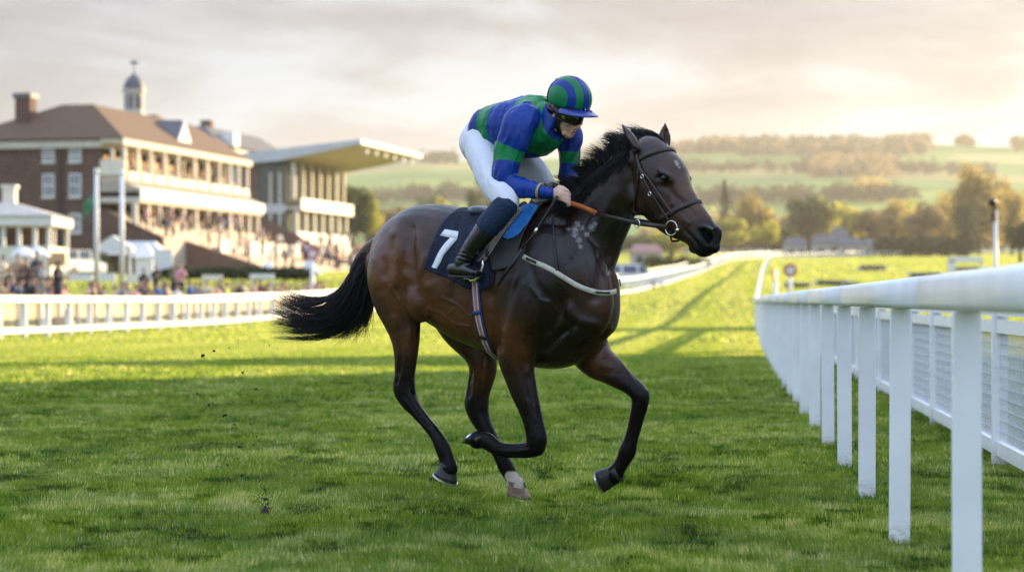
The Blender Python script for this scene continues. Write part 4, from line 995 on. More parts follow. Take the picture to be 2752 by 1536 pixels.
def blades(name,y0,y1,dens,h0,w0,xm=2.2,seg=2):
    Vs=[];Fs=[];Ts=[];base=0
    yy=np.linspace(y0,y1,max(2,int((y1-y0)/(.8 if y0<100 else 6)))+1)
    for a,b_ in zip(yy[:-1],yy[1:]):
        xr_=.2147*b_+xm; n=int(dens*(b_-a)*2*xr_)
        x=RNG.uniform(-xr_,xr_,n); y=RNG.uniform(a,b_,n)
        cl=.55*vnoise(x,y,2.2,1)+.45*vnoise(x,y,5.5,2); big=vnoise(x,y,.7,3); cl2=vnoise(x,y,9.0,9)
        fk=np.clip((62-y)/34,.12,1); keep=RNG.random(n)<(.40+.9*cl)*fk+.85*(1-fk); x,y,cl,big,cl2=x[keep],y[keep],cl[keep],big[keep],cl2[keep]; n=len(x)
        hole=np.clip((vnoise(x,y*.6,4.6,21)*.55+vnoise(x,y,11,22)*.45-.585)/.09,0,1); pale=np.clip((vnoise(x,y*.6,1.3,31)*.35+vnoise(x,y*.7,4.1,32)*.35+vnoise(x,y,10,33)*.3-.46)/.2,0,1)
        h=h0*(.25+.55*cl+.25*big+.28*cl2)*RNG.uniform(.6,1.3,n)*(1-.45*hole*np.clip((62-y)/34,.1,1)); w=w0*RNG.uniform(.7,1.3,n)
        az=RNG.uniform(0,2*np.pi,n); fa=RNG.uniform(0,2*np.pi,n)
        lean=RNG.uniform(.1,.8,n)*h; wind=vnoise(x,y,1.3,5)*2*np.pi*1.5
        lx=np.cos(fa)*lean*.6+np.cos(wind)*lean*.6; ly=np.sin(fa)*lean*.6+np.sin(wind)*lean*.6
        z=gz(x,y); dx=np.cos(az)*w/2; dy=np.sin(az)*w/2
        P=[np.stack([x-dx,y-dy,z-.005],1),np.stack([x+dx,y+dy,z-.005],1),
           np.stack([x+dx*.8+lx*.35,y+dy*.8+ly*.35,z+h*.6],1),np.stack([x-dx*.8+lx*.35,y-dy*.8+ly*.35,z+h*.6],1),
           np.stack([x+lx+dx*.08,y+ly+dy*.08,z+h],1),np.stack([x+lx-dx*.08,y+ly-dy*.08,z+h],1)]
        Vv=np.stack(P,1).reshape(-1,3); k=base+np.arange(n)*6
        Fs.append(np.concatenate([np.stack([k,k+1,k+2,k+3],1),np.stack([k+3,k+2,k+4,k+5],1)])); base+=6*n
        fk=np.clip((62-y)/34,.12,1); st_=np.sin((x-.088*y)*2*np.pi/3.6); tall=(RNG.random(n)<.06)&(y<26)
        t=np.clip(RNG.normal(.38,1,n)*0+.39+RNG.normal(0,.12,n)*(.35+.65*fk)+.035*np.clip(st_*3,-1,1)+.30*tall+.27*pale*fk+.30*(1-fk)-.42*hole*fk+.22*(cl2-.5)*fk+.22*(RNG.random(n)<.05),0,1); Ts.append(np.repeat(t,6)); Vs.append(Vv)  # far blades tinted paler, putting the sunlit look of the turf into their colour
    me=fast_mesh(name,np.concatenate(Vs),np.concatenate(Fs)); vattr(me,'tint',np.concatenate(Ts)); return me
QG=globals().get('GRASS_Q',1.0)
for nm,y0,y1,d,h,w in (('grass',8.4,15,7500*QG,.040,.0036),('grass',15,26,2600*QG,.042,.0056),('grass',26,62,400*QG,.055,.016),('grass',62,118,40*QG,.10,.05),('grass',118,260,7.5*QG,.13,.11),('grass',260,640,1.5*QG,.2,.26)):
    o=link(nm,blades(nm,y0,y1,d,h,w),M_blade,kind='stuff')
# ---- white plastic running rail on the right
def rail_mat(name,col,dirt=True):
    m=bpy.data.materials.new(name); m.use_nodes=True; nt=m.node_tree; b=nt.nodes['Principled BSDF']; L=nt.links.new
    g=N(nt,'NewGeometry'); sx=N(nt,'SeparateXYZ'); L(g.outputs['Position'],sx.inputs[0])
    n=N(nt,'TexNoise',Scale=26,Detail=6,Roughness=.7); mp=N(nt,'Mapping'); mp.inputs['Scale'].default_value=(1,1,2.4); L(g.outputs['Position'],mp.inputs['Vector']); L(mp.outputs['Vector'],n.inputs['Vector'])
    mr=N(nt,'MapRange'); mr.inputs['From Min'].default_value=.0; mr.inputs['From Max'].default_value=.24; mr.inputs['To Min'].default_value=.62; mr.inputs['To Max'].default_value=0; L(sx.outputs['Z'],mr.inputs['Value'])
    mu=N(nt,'Math',operation='MULTIPLY'); L(mr.outputs[0],mu.inputs[0]); L(n.outputs['Fac'],mu.inputs[1])
    r=ramp(nt,[(.18,col),(.27,tuple(c*.8 for c in (col[0],col[1]*.97,col[2]*.9))),(.42,(.20,.17,.12))]); L(mu.outputs[0],r.inputs['Fac'])
    n2=N(nt,'TexNoise',Scale=3,Detail=4); L(g.outputs['Position'],n2.inputs['Vector']); r2=ramp(nt,[(.3,(.9,.9,.91)),(.7,(1.03,1.03,1.03))]); L(n2.outputs['Fac'],r2.inputs['Fac'])
    mm=N(nt,'MixRGB',blend_type='MULTIPLY'); mm.inputs['Fac'].default_value=1; L(r.outputs['Color'],mm.inputs['Color1']); L(r2.outputs['Color'],mm.inputs['Color2'])
    L(mm.outputs['Color'],b.inputs['Base Color']); b.inputs['Roughness'].default_value=.38; b.inputs['Specular IOR Level'].default_value=.5
    return m
M_rail=rail_mat('white_rail_plastic',(.85,.855,.86))
def rot2(dx,dy): return math.atan2(dy,dx)
RAIL=empty('running_rail',G(float(xr(7.9)),7.9),'white plastic running rail on the right, nearest the camera','rail')
def sect(c,t,w,z0,z1,n=14):
    """rounded box section at c, heading t"""
    s=Vector((t.y,-t.x,0)).normalized(); h=(z1-z0)/2; zc=(z0+z1)/2; out=[]
    for q in range(n):
        a=2*math.pi*q/n; ca,sa=math.cos(a),math.sin(a); e=.5
        out.append(Vector((c.x,c.y,c.z+zc))+s*(w*math.copysign(abs(ca)**e,ca))+Vector((0,0,h*math.copysign(abs(sa)**e,sa))))
    return out
SP=2.44; py=[3.1,5.5,7.9]+[10.84+SP*i for i in range(243)]
def rl(y): return G(float(xr(y)),y)
def rt(y): return (rl(y+.5)-rl(y-.5)).normalized()
stuff=MB()
for i,y in enumerate(py):
    if y>600: break
    c=rl(y); t=rt(y); a=rot2(t.x,t.y)
    m_=MB() if i<70 else stuff
    w=.094; rj=random.Random(i); R=Matrix.Rotation(a+rj.gauss(0,.02),3,'Z')@Matrix.Rotation(rj.gauss(0,.004),3,'X')@Matrix.Rotation(rj.gauss(0,.006),3,'Y')
    m_.box(c+Vector((0,0,.517)),(.05,w,1.093),M=R)
    if i<70:
        o=m_.build('post',M_rail,RAIL,label=None)
        if i<14:
            bv=o.modifiers.new('b','BEVEL'); bv.width=.006; bv.segments=2
    else: pass
if stuff.v: stuff.build('post',M_rail,RAIL,kind='stuff')
ends=[3.4]+[9.2+5.8*i for i in range(18)]
for a,b_ in list(zip(ends[:-1],ends[1:]))+[(ends[-1],610)]:
    n=max(3,int((b_-a)/2)) if a<100 else 120; mb=MB(); g0=.008 if a<100 else 0
    mb.rings([sect(rl(y),rt(y),.062,1.064,1.196) for y in np.linspace(a+g0,b_-g0,n)]); mb.build('rail_section',M_rail,RAIL,True)
M_joint=mat('grey_joint',(.42,.43,.44),.5,.1,30)
for y in ends[1:-1]:
    mb=MB(); mb.rings([sect(rl(q),rt(q),.0595,1.0665,1.1935) for q in(y-.03,y+.03)]); mb.build('joint',M_joint,RAIL,True)
# ---- mesh fence behind it
MF=empty('mesh_fence',G(3.2,16),'white fence with wire mesh panels, behind the nearest running rail','fence')
def mfx(y): return 1.85+.0895*y+max(0,y-55)*.013
M_wire=mat('white_wire',(.62,.63,.66),.4,.1,20)
mys=[16.1+2.44*i for i in range(-4,30)]
for i,y in enumerate(mys):
    c=G(mfx(y),y); nx_=G(mfx(y+2.44),y+2.44); t=(nx_-c).normalized(); a=rot2(t.x,t.y); R=Matrix.Rotation(a,3,'Z'); mid=(c+nx_)/2; L_=(nx_-c).length
    mb=MB(); mb.box(c+Vector((0,0,.525)),(.09,.10,1.07),M=R); mb.build('post',M_rail,MF)
    if i==len(mys)-1: break
    for z,h,w in((1.02,.05,.05),(.925,.085,.05),(.105,.095,.05)):
        mb=MB(); mb.box(mid+Vector((0,0,z)),(L_-.095,w,h),M=R); mb.build('rail',M_rail,MF)
    if i<16:
        mb=MB(); s=Vector((t.y,-t.x,0))
        nv=44 if i<9 else 22
        for k in range(1,nv):
            p=c.lerp(nx_,k/nv)+s*.0; th=.0045 if i<9 else .008
            mb.box(p+Vector((0,0,.52)),(th,th,.73),M=R)
        for k in range(1,10): mb.box(mid+Vector((0,0,.15+.073*k))+s*.006,(L_-.1,.005,.005),M=R)
        mb.build('wire_mesh',M_wire,MF)
# ---- rails on the left
def left_fence(name,off,y0,label,zt,ind):
    F_=empty(name,G(float(xl(80))-off,80),label,'rail')
    P=lambda y:G(float(xl(y))-off,y)
    y=y0; k=0; st=MB(); top=[]
    while y<600:
        c=P(y); t=(P(y+.6)-P(y-.6)).normalized(); R=Matrix.Rotation(rot2(t.x,t.y),3,'Z')
        m_=MB() if k<ind else st
        m_.box(c+Vector((0,0,zt/2-.03)),(.10,.165 if off==0 else .11,zt-.02),M=R)
        if k<ind: m_.build('post',M_lrail,F_)
        top.append(y); y+=2.44/max(.5,t.y) if y<110 else 3.2; k+=1
    if st.v: st.build('post',M_lrail,F_,kind='stuff')
    cut=[top[0]-.5]+[v+.2 for v in top[4:44:4]]+[602]
    for a,b_ in zip(cut[:-1],cut[1:]):
        ysn=np.linspace(a+.01,b_-.01,max(6,int((b_-a)/4)))
        for nm,z0,z1,w in((('top_rail',zt-.17,zt+.02,.075),('bottom_rail',.17,.31,.05)) if off==0 else (('top_rail',zt-.13,zt+.02,.06),)):
            out=[]
            for yq in ysn:
                t=(P(yq+.6)-P(yq-.6)).normalized(); s=Vector((t.y,-t.x,0)); c=P(yq)
                out.append([c+s*w+Vector((0,0,z0)),c+s*w+Vector((0,0,z1)),c-s*w+Vector((0,0,z1)),c-s*w+Vector((0,0,z0))])
            mb=MB(); mb.rings(out); mb.build(nm,M_lrail,F_)
    return F_,P
M_lrail=mat('white_painted_rail',(.80,.79,.76),.5,.05,6)
left_fence('white_rail',0,44.0,'white post and rail fence along the left edge of the course, facing the track',1.22,78)
LF2=left_fence('white_rail',2.6,43.0,'white post and rail fence just in front of the spectators on the left',1.22,78)
M_board2=mat('tan_boarding',(.46,.38,.24),.8,.22,1.2)
F_,P_=LF2; ysn=np.arange(43,150,2.44)
for a,b_ in zip(ysn[:-1],ysn[1:]):
    out=[]
    for yq in (a+.03,b_-.03):
        t=(P_(yq+.6)-P_(yq-.6)).normalized(); s=Vector((t.y,-t.x,0)); c=P_(yq)-s*.12
        out.append([c+s*.02+Vector((0,0,.06)),c+s*.02+Vector((0,0,1.0)),c-s*.02+Vector((0,0,1.0)),c-s*.02+Vector((0,0,.06))])
    mb=MB(); mb.rings(out); mb.build('boarding',M_board2,F_)
# far rail that closes the bend
FR=empty('white_rail',G(60,640),'low white rail across the far bend, beyond the hurdles','rail')
mb=MB(); pts=[G(x,640+.10*abs(x-60)) for x in range(40,240,8)]
mb.tube([p+Vector((0,0,1.2)) for p in pts],.16,6); mb.build('top_rail',M_lrail,FR)
mb=MB(); 
for p in pts: mb.box(p+Vector((0,0,.6)),(.14,.14,1.2))
mb.build('post',M_lrail,FR,kind='stuff')
# ---- distance markers
M_red=mat('red_sign_paint',(.33,.030,.045),.5,.1,10); M_wht=mat('white_sign_paint',(.78,.77,.75),.5,.06,10); M_pole=mat('white_pole',(.72,.71,.70),.45,.08,6)
def marker(px,py,Y,r,lab,yaw=0):
    c=at(px,py,Y); g=G(c.x,Y); e=empty('distance_marker',g,lab,'distance marker','red and white distance markers beside the course')
    mb=MB(); mb.tube([g-Vector((0,0,.1)),Vector((c.x,c.y,c.z-r*.98))],.11,10); mb.build('pole',M_pole,e,True)
    d=Matrix.Rotation(math.radians(yaw),3,'Z')
    U=d@Vector((1,0,0)); Nf=d@Vector((0,-1,0)); Z=Vector((0,0,1))
    circ=lambda R,o,n=28:[c+Nf*o+(U*math.cos(a)+Z*math.sin(a))*R for a in[2*math.pi*q/n for q in range(n)]]
    mb=MB(); mb.rings([circ(r,-.04),circ(r,.03)]); dsc=mb.build('disc',M_red,e)
    mb=MB(); mb.rings([circ(r*.60,.03),circ(r*.60,.040)]); mb.build('centre',M_wht,dsc)
    mb=MB(); mb.box(c+Nf*.05,(r*.16,.012,r*.75),M=d); mb.build('bar',M_red,dsc)
marker(2124,726,150,.42,'red ringed distance marker on a white pole right of the running rail')
marker(2084,738,118,.30,'small red distance marker seen edge-on, tight against the right rail',62)
marker(840,682,128,.34,'red distance marker on a tall white pole in front of the grandstand')
# ---- hurdles and boards on the infield
M_birch=mat('dark_birch',(.030,.026,.032),.9,.35,30,bump=.6,bscale=40); M_board=mat('olive_board',(.28,.26,.16),.7,.15,8); M_dk=mat('dark_board',(.035,.035,.045),.7,.2,8)
def hurdle(px,py,Y,wpx,hpx,m,lab,cat='hurdle',name='hurdle',depth=.9):
    hpx*=1.35; s=Y/F; w=wpx*s; h=hpx*s; c=at(px,py,Y); g=G(c.x,Y); e=empty(name,g,lab,cat)
    z0=g.z-.1; z1=c.z+h/2
    mb=MB(); mb.hexa([(c.x-w/2,Y-depth/2,z0),(c.x+w/2,Y-depth/2,z0),(c.x+w/2,Y+depth/2,z0),(c.x-w/2,Y+depth/2,z0),(c.x-w/2+.15,Y-depth*.3,z1),(c.x+w/2-.15,Y-depth*.3,z1),(c.x+w/2-.15,Y+depth*.3,z1),(c.x-w/2+.15,Y+depth*.3,z1)]); mb.build('birch' if 'hurdle'==cat else 'panel',m,e)
    mb=MB(); mb.tube([(c.x-w/2,Y-depth*.55,z0+.45),(c.x+w/2,Y-depth*.55,z0+.45)],.11,8); mb.build('take_off_board',M_board if m is not M_board else M_dk,e,True)
    for sx in(-1,1):
        mb=MB(); mb.box((c.x+sx*(w/2+.08),Y,(z0+z1)/2),(.14,.3,z1-z0+.1)); mb.build('upright',M_pole,e)
hurdle(2236,762,205,84,16,M_birch,'dark birch hurdle in the middle of the infield, right of the red marker')
hurdle(2344,722,330,70,14,M_birch,'dark birch hurdle furthest up the infield')
hurdle(2486,740,260,82,13,M_board,'low olive hurdle on the infield left of the white frame')
hurdle(2142,772,196,70,10,M_dk,'low dark guard board left of the nearest hurdle','board','guard_board',.3)
hurdle(2290,771,200,44,10,M_dk,'low dark guard board right of the nearest hurdle','board','guard_board',.3)
def white_frame(px0,px1,py0,py1,Y,lab):
    a=at(px0,py1,Y); b_=at(px1,py0,Y); g=G((a.x+b_.x)/2,Y); e=empty('infield_board',g,lab,'board')
    for nm,c,d in(('beam',((a.x+b_.x)/2,Y,b_.z-.25),(b_.x-a.x,.25,.5)),('upright',(a.x+.35,Y,(a.z+b_.z)/2-.3),(.7,.25,b_.z-a.z-.1)),('upright',(b_.x-.1,Y,(a.z+b_.z)/2-.3),(.2,.25,b_.z-a.z-.1)),('panel',((a.x+b_.x)/2+.2,Y+.1,a.z+.2),(b_.x-a.x-1,.1,.5))):
        mb=MB(); mb.box(c,d); mb.build(nm,M_pole if nm!='panel' else M_board,e)
white_frame(2548,2640,690,728,240,'white frame board standing on the infield behind the right rail')
# ---- camera pole
c=at(2676,566,70); g=G(c.x,70); e=empty('camera_pole',g,'tall white pole with a black camera on top, far right of the picture','camera pole')
mb=MB(); mb.tube([g,c],[.075,.055],12); mb.build('pole',M_pole,e,True)
mb=MB(); mb.ell(at(2667,543,70),((.13,0,0),(0,.15,0),(0,0,.12)),14,10); mb.box(at(2672,556,70),(.06,.06,.22)); mb.box(at(2662,540,70),(.14,.18,.08)); mb.build('camera',M_leather,e,True)
mb=MB(); mb.box(at(2669,582,70),(.14,.12,.28)); mb.build('junction_box',mat('rusty_box',(.22,.10,.05),.7,.3,10),e)
# ---- flying turf
M_clod=mat('dark_soil',(.028,.020,.012),.95,.4,60,bump=.6,bscale=80)
clods=[(575,942,.016,12.9),(545,955,.02,12.7),(616,934,.009,13.0),(652,1001,.017,12.8),(688,1045,.020,12.6),(562,1088,.017,12.6),(604,1115,.022,12.7),(598,1105,.009,12.9),(676,1080,.011,12.6),(531,1057,.016,12.7),(674,1139,.010,12.6),(630,1140,.011,12.8),(690,1172,.012,12.5),(682,1195,.013,12.4),(724,928,.009,12.9),(643,1200,.026,12.5),(612,1248,.014,12.4),(650,1276,.017,12.3),(535,1145,.010,12.7)]
rc_=random.Random(11)
words=['speck of turf','clod of turf','lump of turf','shred of turf']
for k,(x,y,r,Y) in enumerate(clods):
    mb=MB(); r*=.48; c=at(x,y,Y); ax=[Vector((rc_.uniform(.6,1.3)*r,0,rc_.uniform(-.5,.5)*r)),Vector((0,r*.7,0)),Vector((rc_.uniform(-.4,.4)*r,0,r*rc_.uniform(.4,.9)))]
    mb.ell(c,ax,9,6); mb.v=[tuple(Vector(v)+Vector((rc_.gauss(0,.18),rc_.gauss(0,.18),rc_.gauss(0,.18)))*r) for v in mb.v]
    d=rc_.uniform(0,6.28); mb.tube([c,c+Vector((math.cos(d),0,math.sin(d)))*r*1.2,c+Vector((math.cos(d+.5),0,math.sin(d+.5)))*r*2.0],[r*.22,r*.16,r*.05],5)
    side=['far left','left of the tail','below the tail'][0 if x<570 else 1 if x<640 else 2]
    hgt=['just over the grass','at knee height','level with the belly','level with the tail'][3 if y<1010 else 2 if y<1090 else 1 if y<1180 else 0]
    sz='tiny' if r<.0055 else 'small' if r<.0084 else 'large'
    mb.build('turf_clod',M_clod,None,label='%s dark %s airborne %s, %s, %s'%(sz,words[k%4],side,hgt,['tilted','upright','flat'][k%3]),cat='turf clod',group='turf clods flying up behind the horse')
c=at(712,1292,12.2)
g=G(c.x,c.y); e=MB()
for k in range(26):
    a=rc_.uniform(0,6.28); r=abs(rc_.gauss(0,.018)); p=g+Vector((math.cos(a)*r,math.sin(a)*r,rc_.uniform(0,.12)*max(0,1-r/.08)+.02)); q=.0045*rc_.uniform(.5,1.5)
    e.ell(p,((q,0,0),(0,q,0),(0,0,q)),6,4); 
    if k%2: e.tube([p,p+Vector((rc_.gauss(0,.03),rc_.gauss(0,.03),rc_.uniform(.0,.05)))],[.002,.001],4)
e.ell(g+Vector((0,0,.012)),((.024,0,0),(0,.022,0),(0,0,.035)),12,6)
e.build('divot',mat('reddish_soil',(.045,.027,.016),.95,.4,60,bump=.5),None,label='tuft of brown soil thrown up from the grass behind the horse',cat='divot')
# ---- added out of view to throw the shade: a stand, a raised panel, a beam
M_cl=mat('grey_cladding',(.30,.30,.31),.7,.1,3)
ST=empty('grandstand',G(33,38),'unseen covered stand added right of the near rail to shade the foreground','grandstand')
mb=MB(); mb.box((36,37,6.2),(12,57,12.6)); mb.build('wall',M_cl,ST)
mb=MB(); mb.hexa([(27,8,12.6),(44,8,12.6),(44,66.5,12.6),(27,66.5,12.6),(29,10,14.4),(42,10,14.4),(42,64,14.4),(29,64,14.4)]); mb.build('roof',mat('slate_roof',(.09,.09,.1),.7,.2,4),ST)
SR=empty('shade_panel',G(36,112),'unseen panel on legs added right of the course to cast shadow streaks','shade caster')  # added out of view; panel and legs throw streaks across the track
mb=MB(); mb.box((38,112,6.8),(21,.8,4.0)); mb.build('panel',M_dk,SR)
for x in(30,34.5,41,46):
    mb=MB(); mb.box((x,112.2,2.4),(.7,.5,4.78)); mb.build('leg',M_cl,SR)

GA=empty('shade_beam',G(36,74),'unseen beam on two legs added beyond the stand to cast a shadow band','gantry')  # unseen beam, added for one more shadow band on the turf
mb=MB(); mb.box((40,74,8.9),(25,.6,1.9)); mb.build('beam',M_cl,GA)
for x in(31,50): mb=MB(); mb.box((x,74,3.97),(.8,.5,7.94)); mb.build('leg',M_cl,GA)
# ================================================================ HILLS, WOODS, TREES
def hill_z(x,y):
    ridge=np.interp(x/np.maximum(y,1)*6000+1288,[0,700,900,1060,1160,1400,1700,1800,2000,2240,2340,2450,2576,3200],[422,420,418,402,405,398,378,369,366,364,362,365,371,380])
    zr=1.1+(755-ridge)/6000*2450
    t=np.clip((y-950)/1500,0,1); s=t**1.35
    b=np.interp(y,_gx,_gy)
    z=np.interp(y,[0,950,1400],[0,20.7,34])
    z=20.7*(1-s)+zr*s
    z=z+np.where(y>2450,-(y-2450)*.05,0)+4*np.sin(x/170+y/260)*t*(1-t)*4
    return z
hy=np.r_[np.linspace(950,2450,46),np.linspace(2500,3400,8)]; hxn=np.linspace(-1,1,160); Vv=[]
for y in hy:
    x=hxn*y*.55; Vv.append(np.stack([x,np.full_like(x,y),hill_z(x,np.full_like(x,y))-.4],1))
n=len(hxn); Vv=np.concatenate(Vv); i=(np.arange(len(hy)-1)[:,None]*n+np.arange(n-1)[None,:]).ravel()
hme_=fast_mesh('hills',Vv,np.stack([i,i+1,i+n+1,i+n],1),True)
m=bpy.data.materials.new('hill_fields'); m.use_nodes=True; nt=m.node_tree; b=nt.nodes['Principled BSDF']; L=nt.links.new
tc=N(nt,'TexCoord'); mp=N(nt,'Mapping'); mp.inputs['Scale'].default_value=(.0042,.0062,0); L(tc.outputs['Object'],mp.inputs['Vector'])
vo=N(nt,'TexVoronoi',Scale=1.0); vo.inputs['Randomness'].default_value=.85; L(mp.outputs['Vector'],vo.inputs['Vector'])
sp=N(nt,'SeparateColor'); L(vo.outputs['Color'],sp.inputs[0])
r=ramp(nt,[(.0,(.10,.19,.045)),(.25,(.17,.24,.05)),(.45,(.26,.23,.09)),(.62,(.12,.20,.05)),(.8,(.25,.26,.06)),(.95,(.085,.16,.045))],'CONSTANT'); L(sp.outputs[0],r.inputs['Fac'])
n1=N(nt,'TexNoise',Scale=.012,Detail=6); L(tc.outputs['Object'],n1.inputs['Vector']); r2=ramp(nt,[(.3,(.75,.75,.75)),(.7,(1.2,1.2,1.2))]); L(n1.outputs['Fac'],r2.inputs['Fac'])
mm=N(nt,'MixRGB',blend_type='MULTIPLY'); mm.inputs['Fac'].default_value=1; L(r.outputs['Color'],mm.inputs['Color1']); L(r2.outputs['Color'],mm.inputs['Color2']); L(mm.outputs['Color'],b.inputs['Base Color']); b.inputs['Roughness'].default_value=1; b.inputs['Specular IOR Level'].default_value=.05
link('hills',hme_,m,kind='structure')
def leaf_mat(name,c0,c1,c2,tr=.45):
    c0,c1,c2=[tuple(min(.9,q*1.35) for q in c) for c in(c0,c1,c2)]
    m=bpy.data.materials.new(name); m.use_nodes=True; nt=m.node_tree; b=nt.nodes['Principled BSDF']; L=nt.links.new
    tc=N(nt,'TexCoord'); n=N(nt,'TexNoise',Scale=.55,Detail=4,Roughness=.65); L(tc.outputs['Object'],n.inputs['Vector'])
    r=ramp(nt,[(.32,c0),(.5,c1),(.7,c2)]); L(n.outputs['Fac'],r.inputs['Fac']); L(r.outputs['Color'],b.inputs['Base Color']); b.inputs['Roughness'].default_value=.8; b.inputs['Specular IOR Level'].default_value=.15
    t=N(nt,'BsdfTranslucent'); L(r.outputs['Color'],t.inputs['Color']); mx=N(nt,'MixShader'); mx.inputs[0].default_value=tr; L(b.outputs[0],mx.inputs[1]); L(t.outputs[0],mx.inputs[2]); L(mx.outputs[0],nt.nodes['Material Output'].inputs['Surface'])
    return m
ML={'green':leaf_mat('green_leaves',(.026,.036,.010),(.055,.068,.018),(.10,.11,.03),.3),'dark':leaf_mat('dark_leaves',(.022,.032,.014),(.040,.052,.022),(.07,.08,.03),.2),
 'gold':leaf_mat('golden_leaves',(.17,.13,.045),(.29,.225,.07),(.42,.335,.11),.6),'yellow':leaf_mat('yellow_green_leaves',(.17,.175,.03),(.31,.29,.045),(.45,.40,.08),.6),'russet':leaf_mat('russet_leaves',(.12,.09,.045),(.20,.148,.07),(.29,.215,.10),.5)}
M_bark=mat('bark',(.06,.045,.032),.9,.3,6)
def leaf_cloud(cent,rad,n,size,rng):
    """n leaf-size quads through ellipsoids; cent (k,3), rad (k,3)"""
    k=rng.integers(0,len(cent),n); d=rng.normal(size=(n,3)); d/=np.linalg.norm(d,axis=1)[:,None]
    r=rng.random(n)**.42; P=cent[k]+d*r[:,None]*rad[k]
    a=rng.normal(size=(n,3)); a/=np.linalg.norm(a,axis=1)[:,None]; b_=np.cross(a,d+rng.normal(size=(n,3))*.5); b_/=np.linalg.norm(b_,axis=1)[:,None]+1e-9
    s=(size*rng.uniform(.6,1.4,n))[:,None]
    V=np.stack([P-a*s-b_*s*.6,P+a*s-b_*s*.6,P+a*s*.9+b_*s*.6,P-a*s*.9+b_*s*.6],1).reshape(-1,3)
    f=np.arange(n)*4; return V,np.stack([f,f+1,f+2,f+3],1)
def tree(px,ytop,ybase,wpx,Y,kind,label,shape='round',name='tree',n=2600,group=None,seed=None):
    """picture-sized tree (display px 2576 wide) placed at distance Y"""
    s=Y/6000; rng=np.random.default_rng(seed if seed is not None else int(px*7+Y)); x=(px-1288)*s; z0=float(gz(np.float64(x),np.float64(Y))) if Y<940 else float(hill_z(np.float64(x),np.float64(Y)))
    zt=1.1+(755-ytop)*s; H=zt-z0; w=wpx*s/2*(1.22 if shape!='cone' else 1.25)
    e=empty(name,(x,Y,z0),label,'tree' if name!='bush' else 'bush',group)
    if shape=='cone':
        k=12; t=np.linspace(.08,1,k); cent=np.stack([rng.normal(0,w*.06,k),rng.normal(0,w*.06,k),H*t],1); r=w*(1.02-t)**.7*1.0+.05*w; rad=np.stack([r,r,np.full(k,H*.075)],1)
        tr=.12
    elif shape=='column':
        k=12; t=np.linspace(.12,.93,k); cent=np.stack([rng.normal(0,w*.15,k),rng.normal(0,w*.15,k),H*t],1); r=w*(.55+.45*np.sin(np.pi*np.clip(t*.9+.1,0,1))); rad=np.stack([r,r,np.full(k,H*.10)],1); tr=.15
    else:
        k=17; cz=H*(.60 if shape=='round' else .52); hz_=H*(.40 if shape=='round' else .48)
        d=rng.normal(size=(k,3)); d/=np.linalg.norm(d,axis=1)[:,None]; q=.66*rng.random(k)**.4
        cent=d*q[:,None]*np.array([w,w,hz_])+np.array([0,0,cz]); r=rng.uniform(.30,.46,k); rad=np.stack([w*r,w*r,hz_*r*1.0],1); tr=.3
    V,Fq=leaf_cloud(cent,rad,n,max(.16,w*.055),rng)
    me=fast_mesh('crown',V+np.array([x,Y,z0]),Fq); link('crown',me,ML[kind],e)
    mb=MB(); base=Vector((x,Y,z0-.2)); 
    mb.tube([base,base+Vector((0,0,H*.3)),base+Vector((w*.05,0,H*.62)),base+Vector((w*.06,0,H*.85))],[w*.09+.06,w*.07+.05,w*.045,w*.015],8)
    for q in range(5):
        a=q*1.3+rng.random(); c=cent[rng.integers(0,k)]
        mb.tube([base+Vector((0,0,H*(.25+.08*q))),base+Vector((c[0]*.6,c[1]*.6,c[2]*.8)),base+Vector((c[0],c[1],c[2]))],[w*.04,w*.025,w*.01],5)
    mb.build('trunk',M_bark,e,True)
    return e
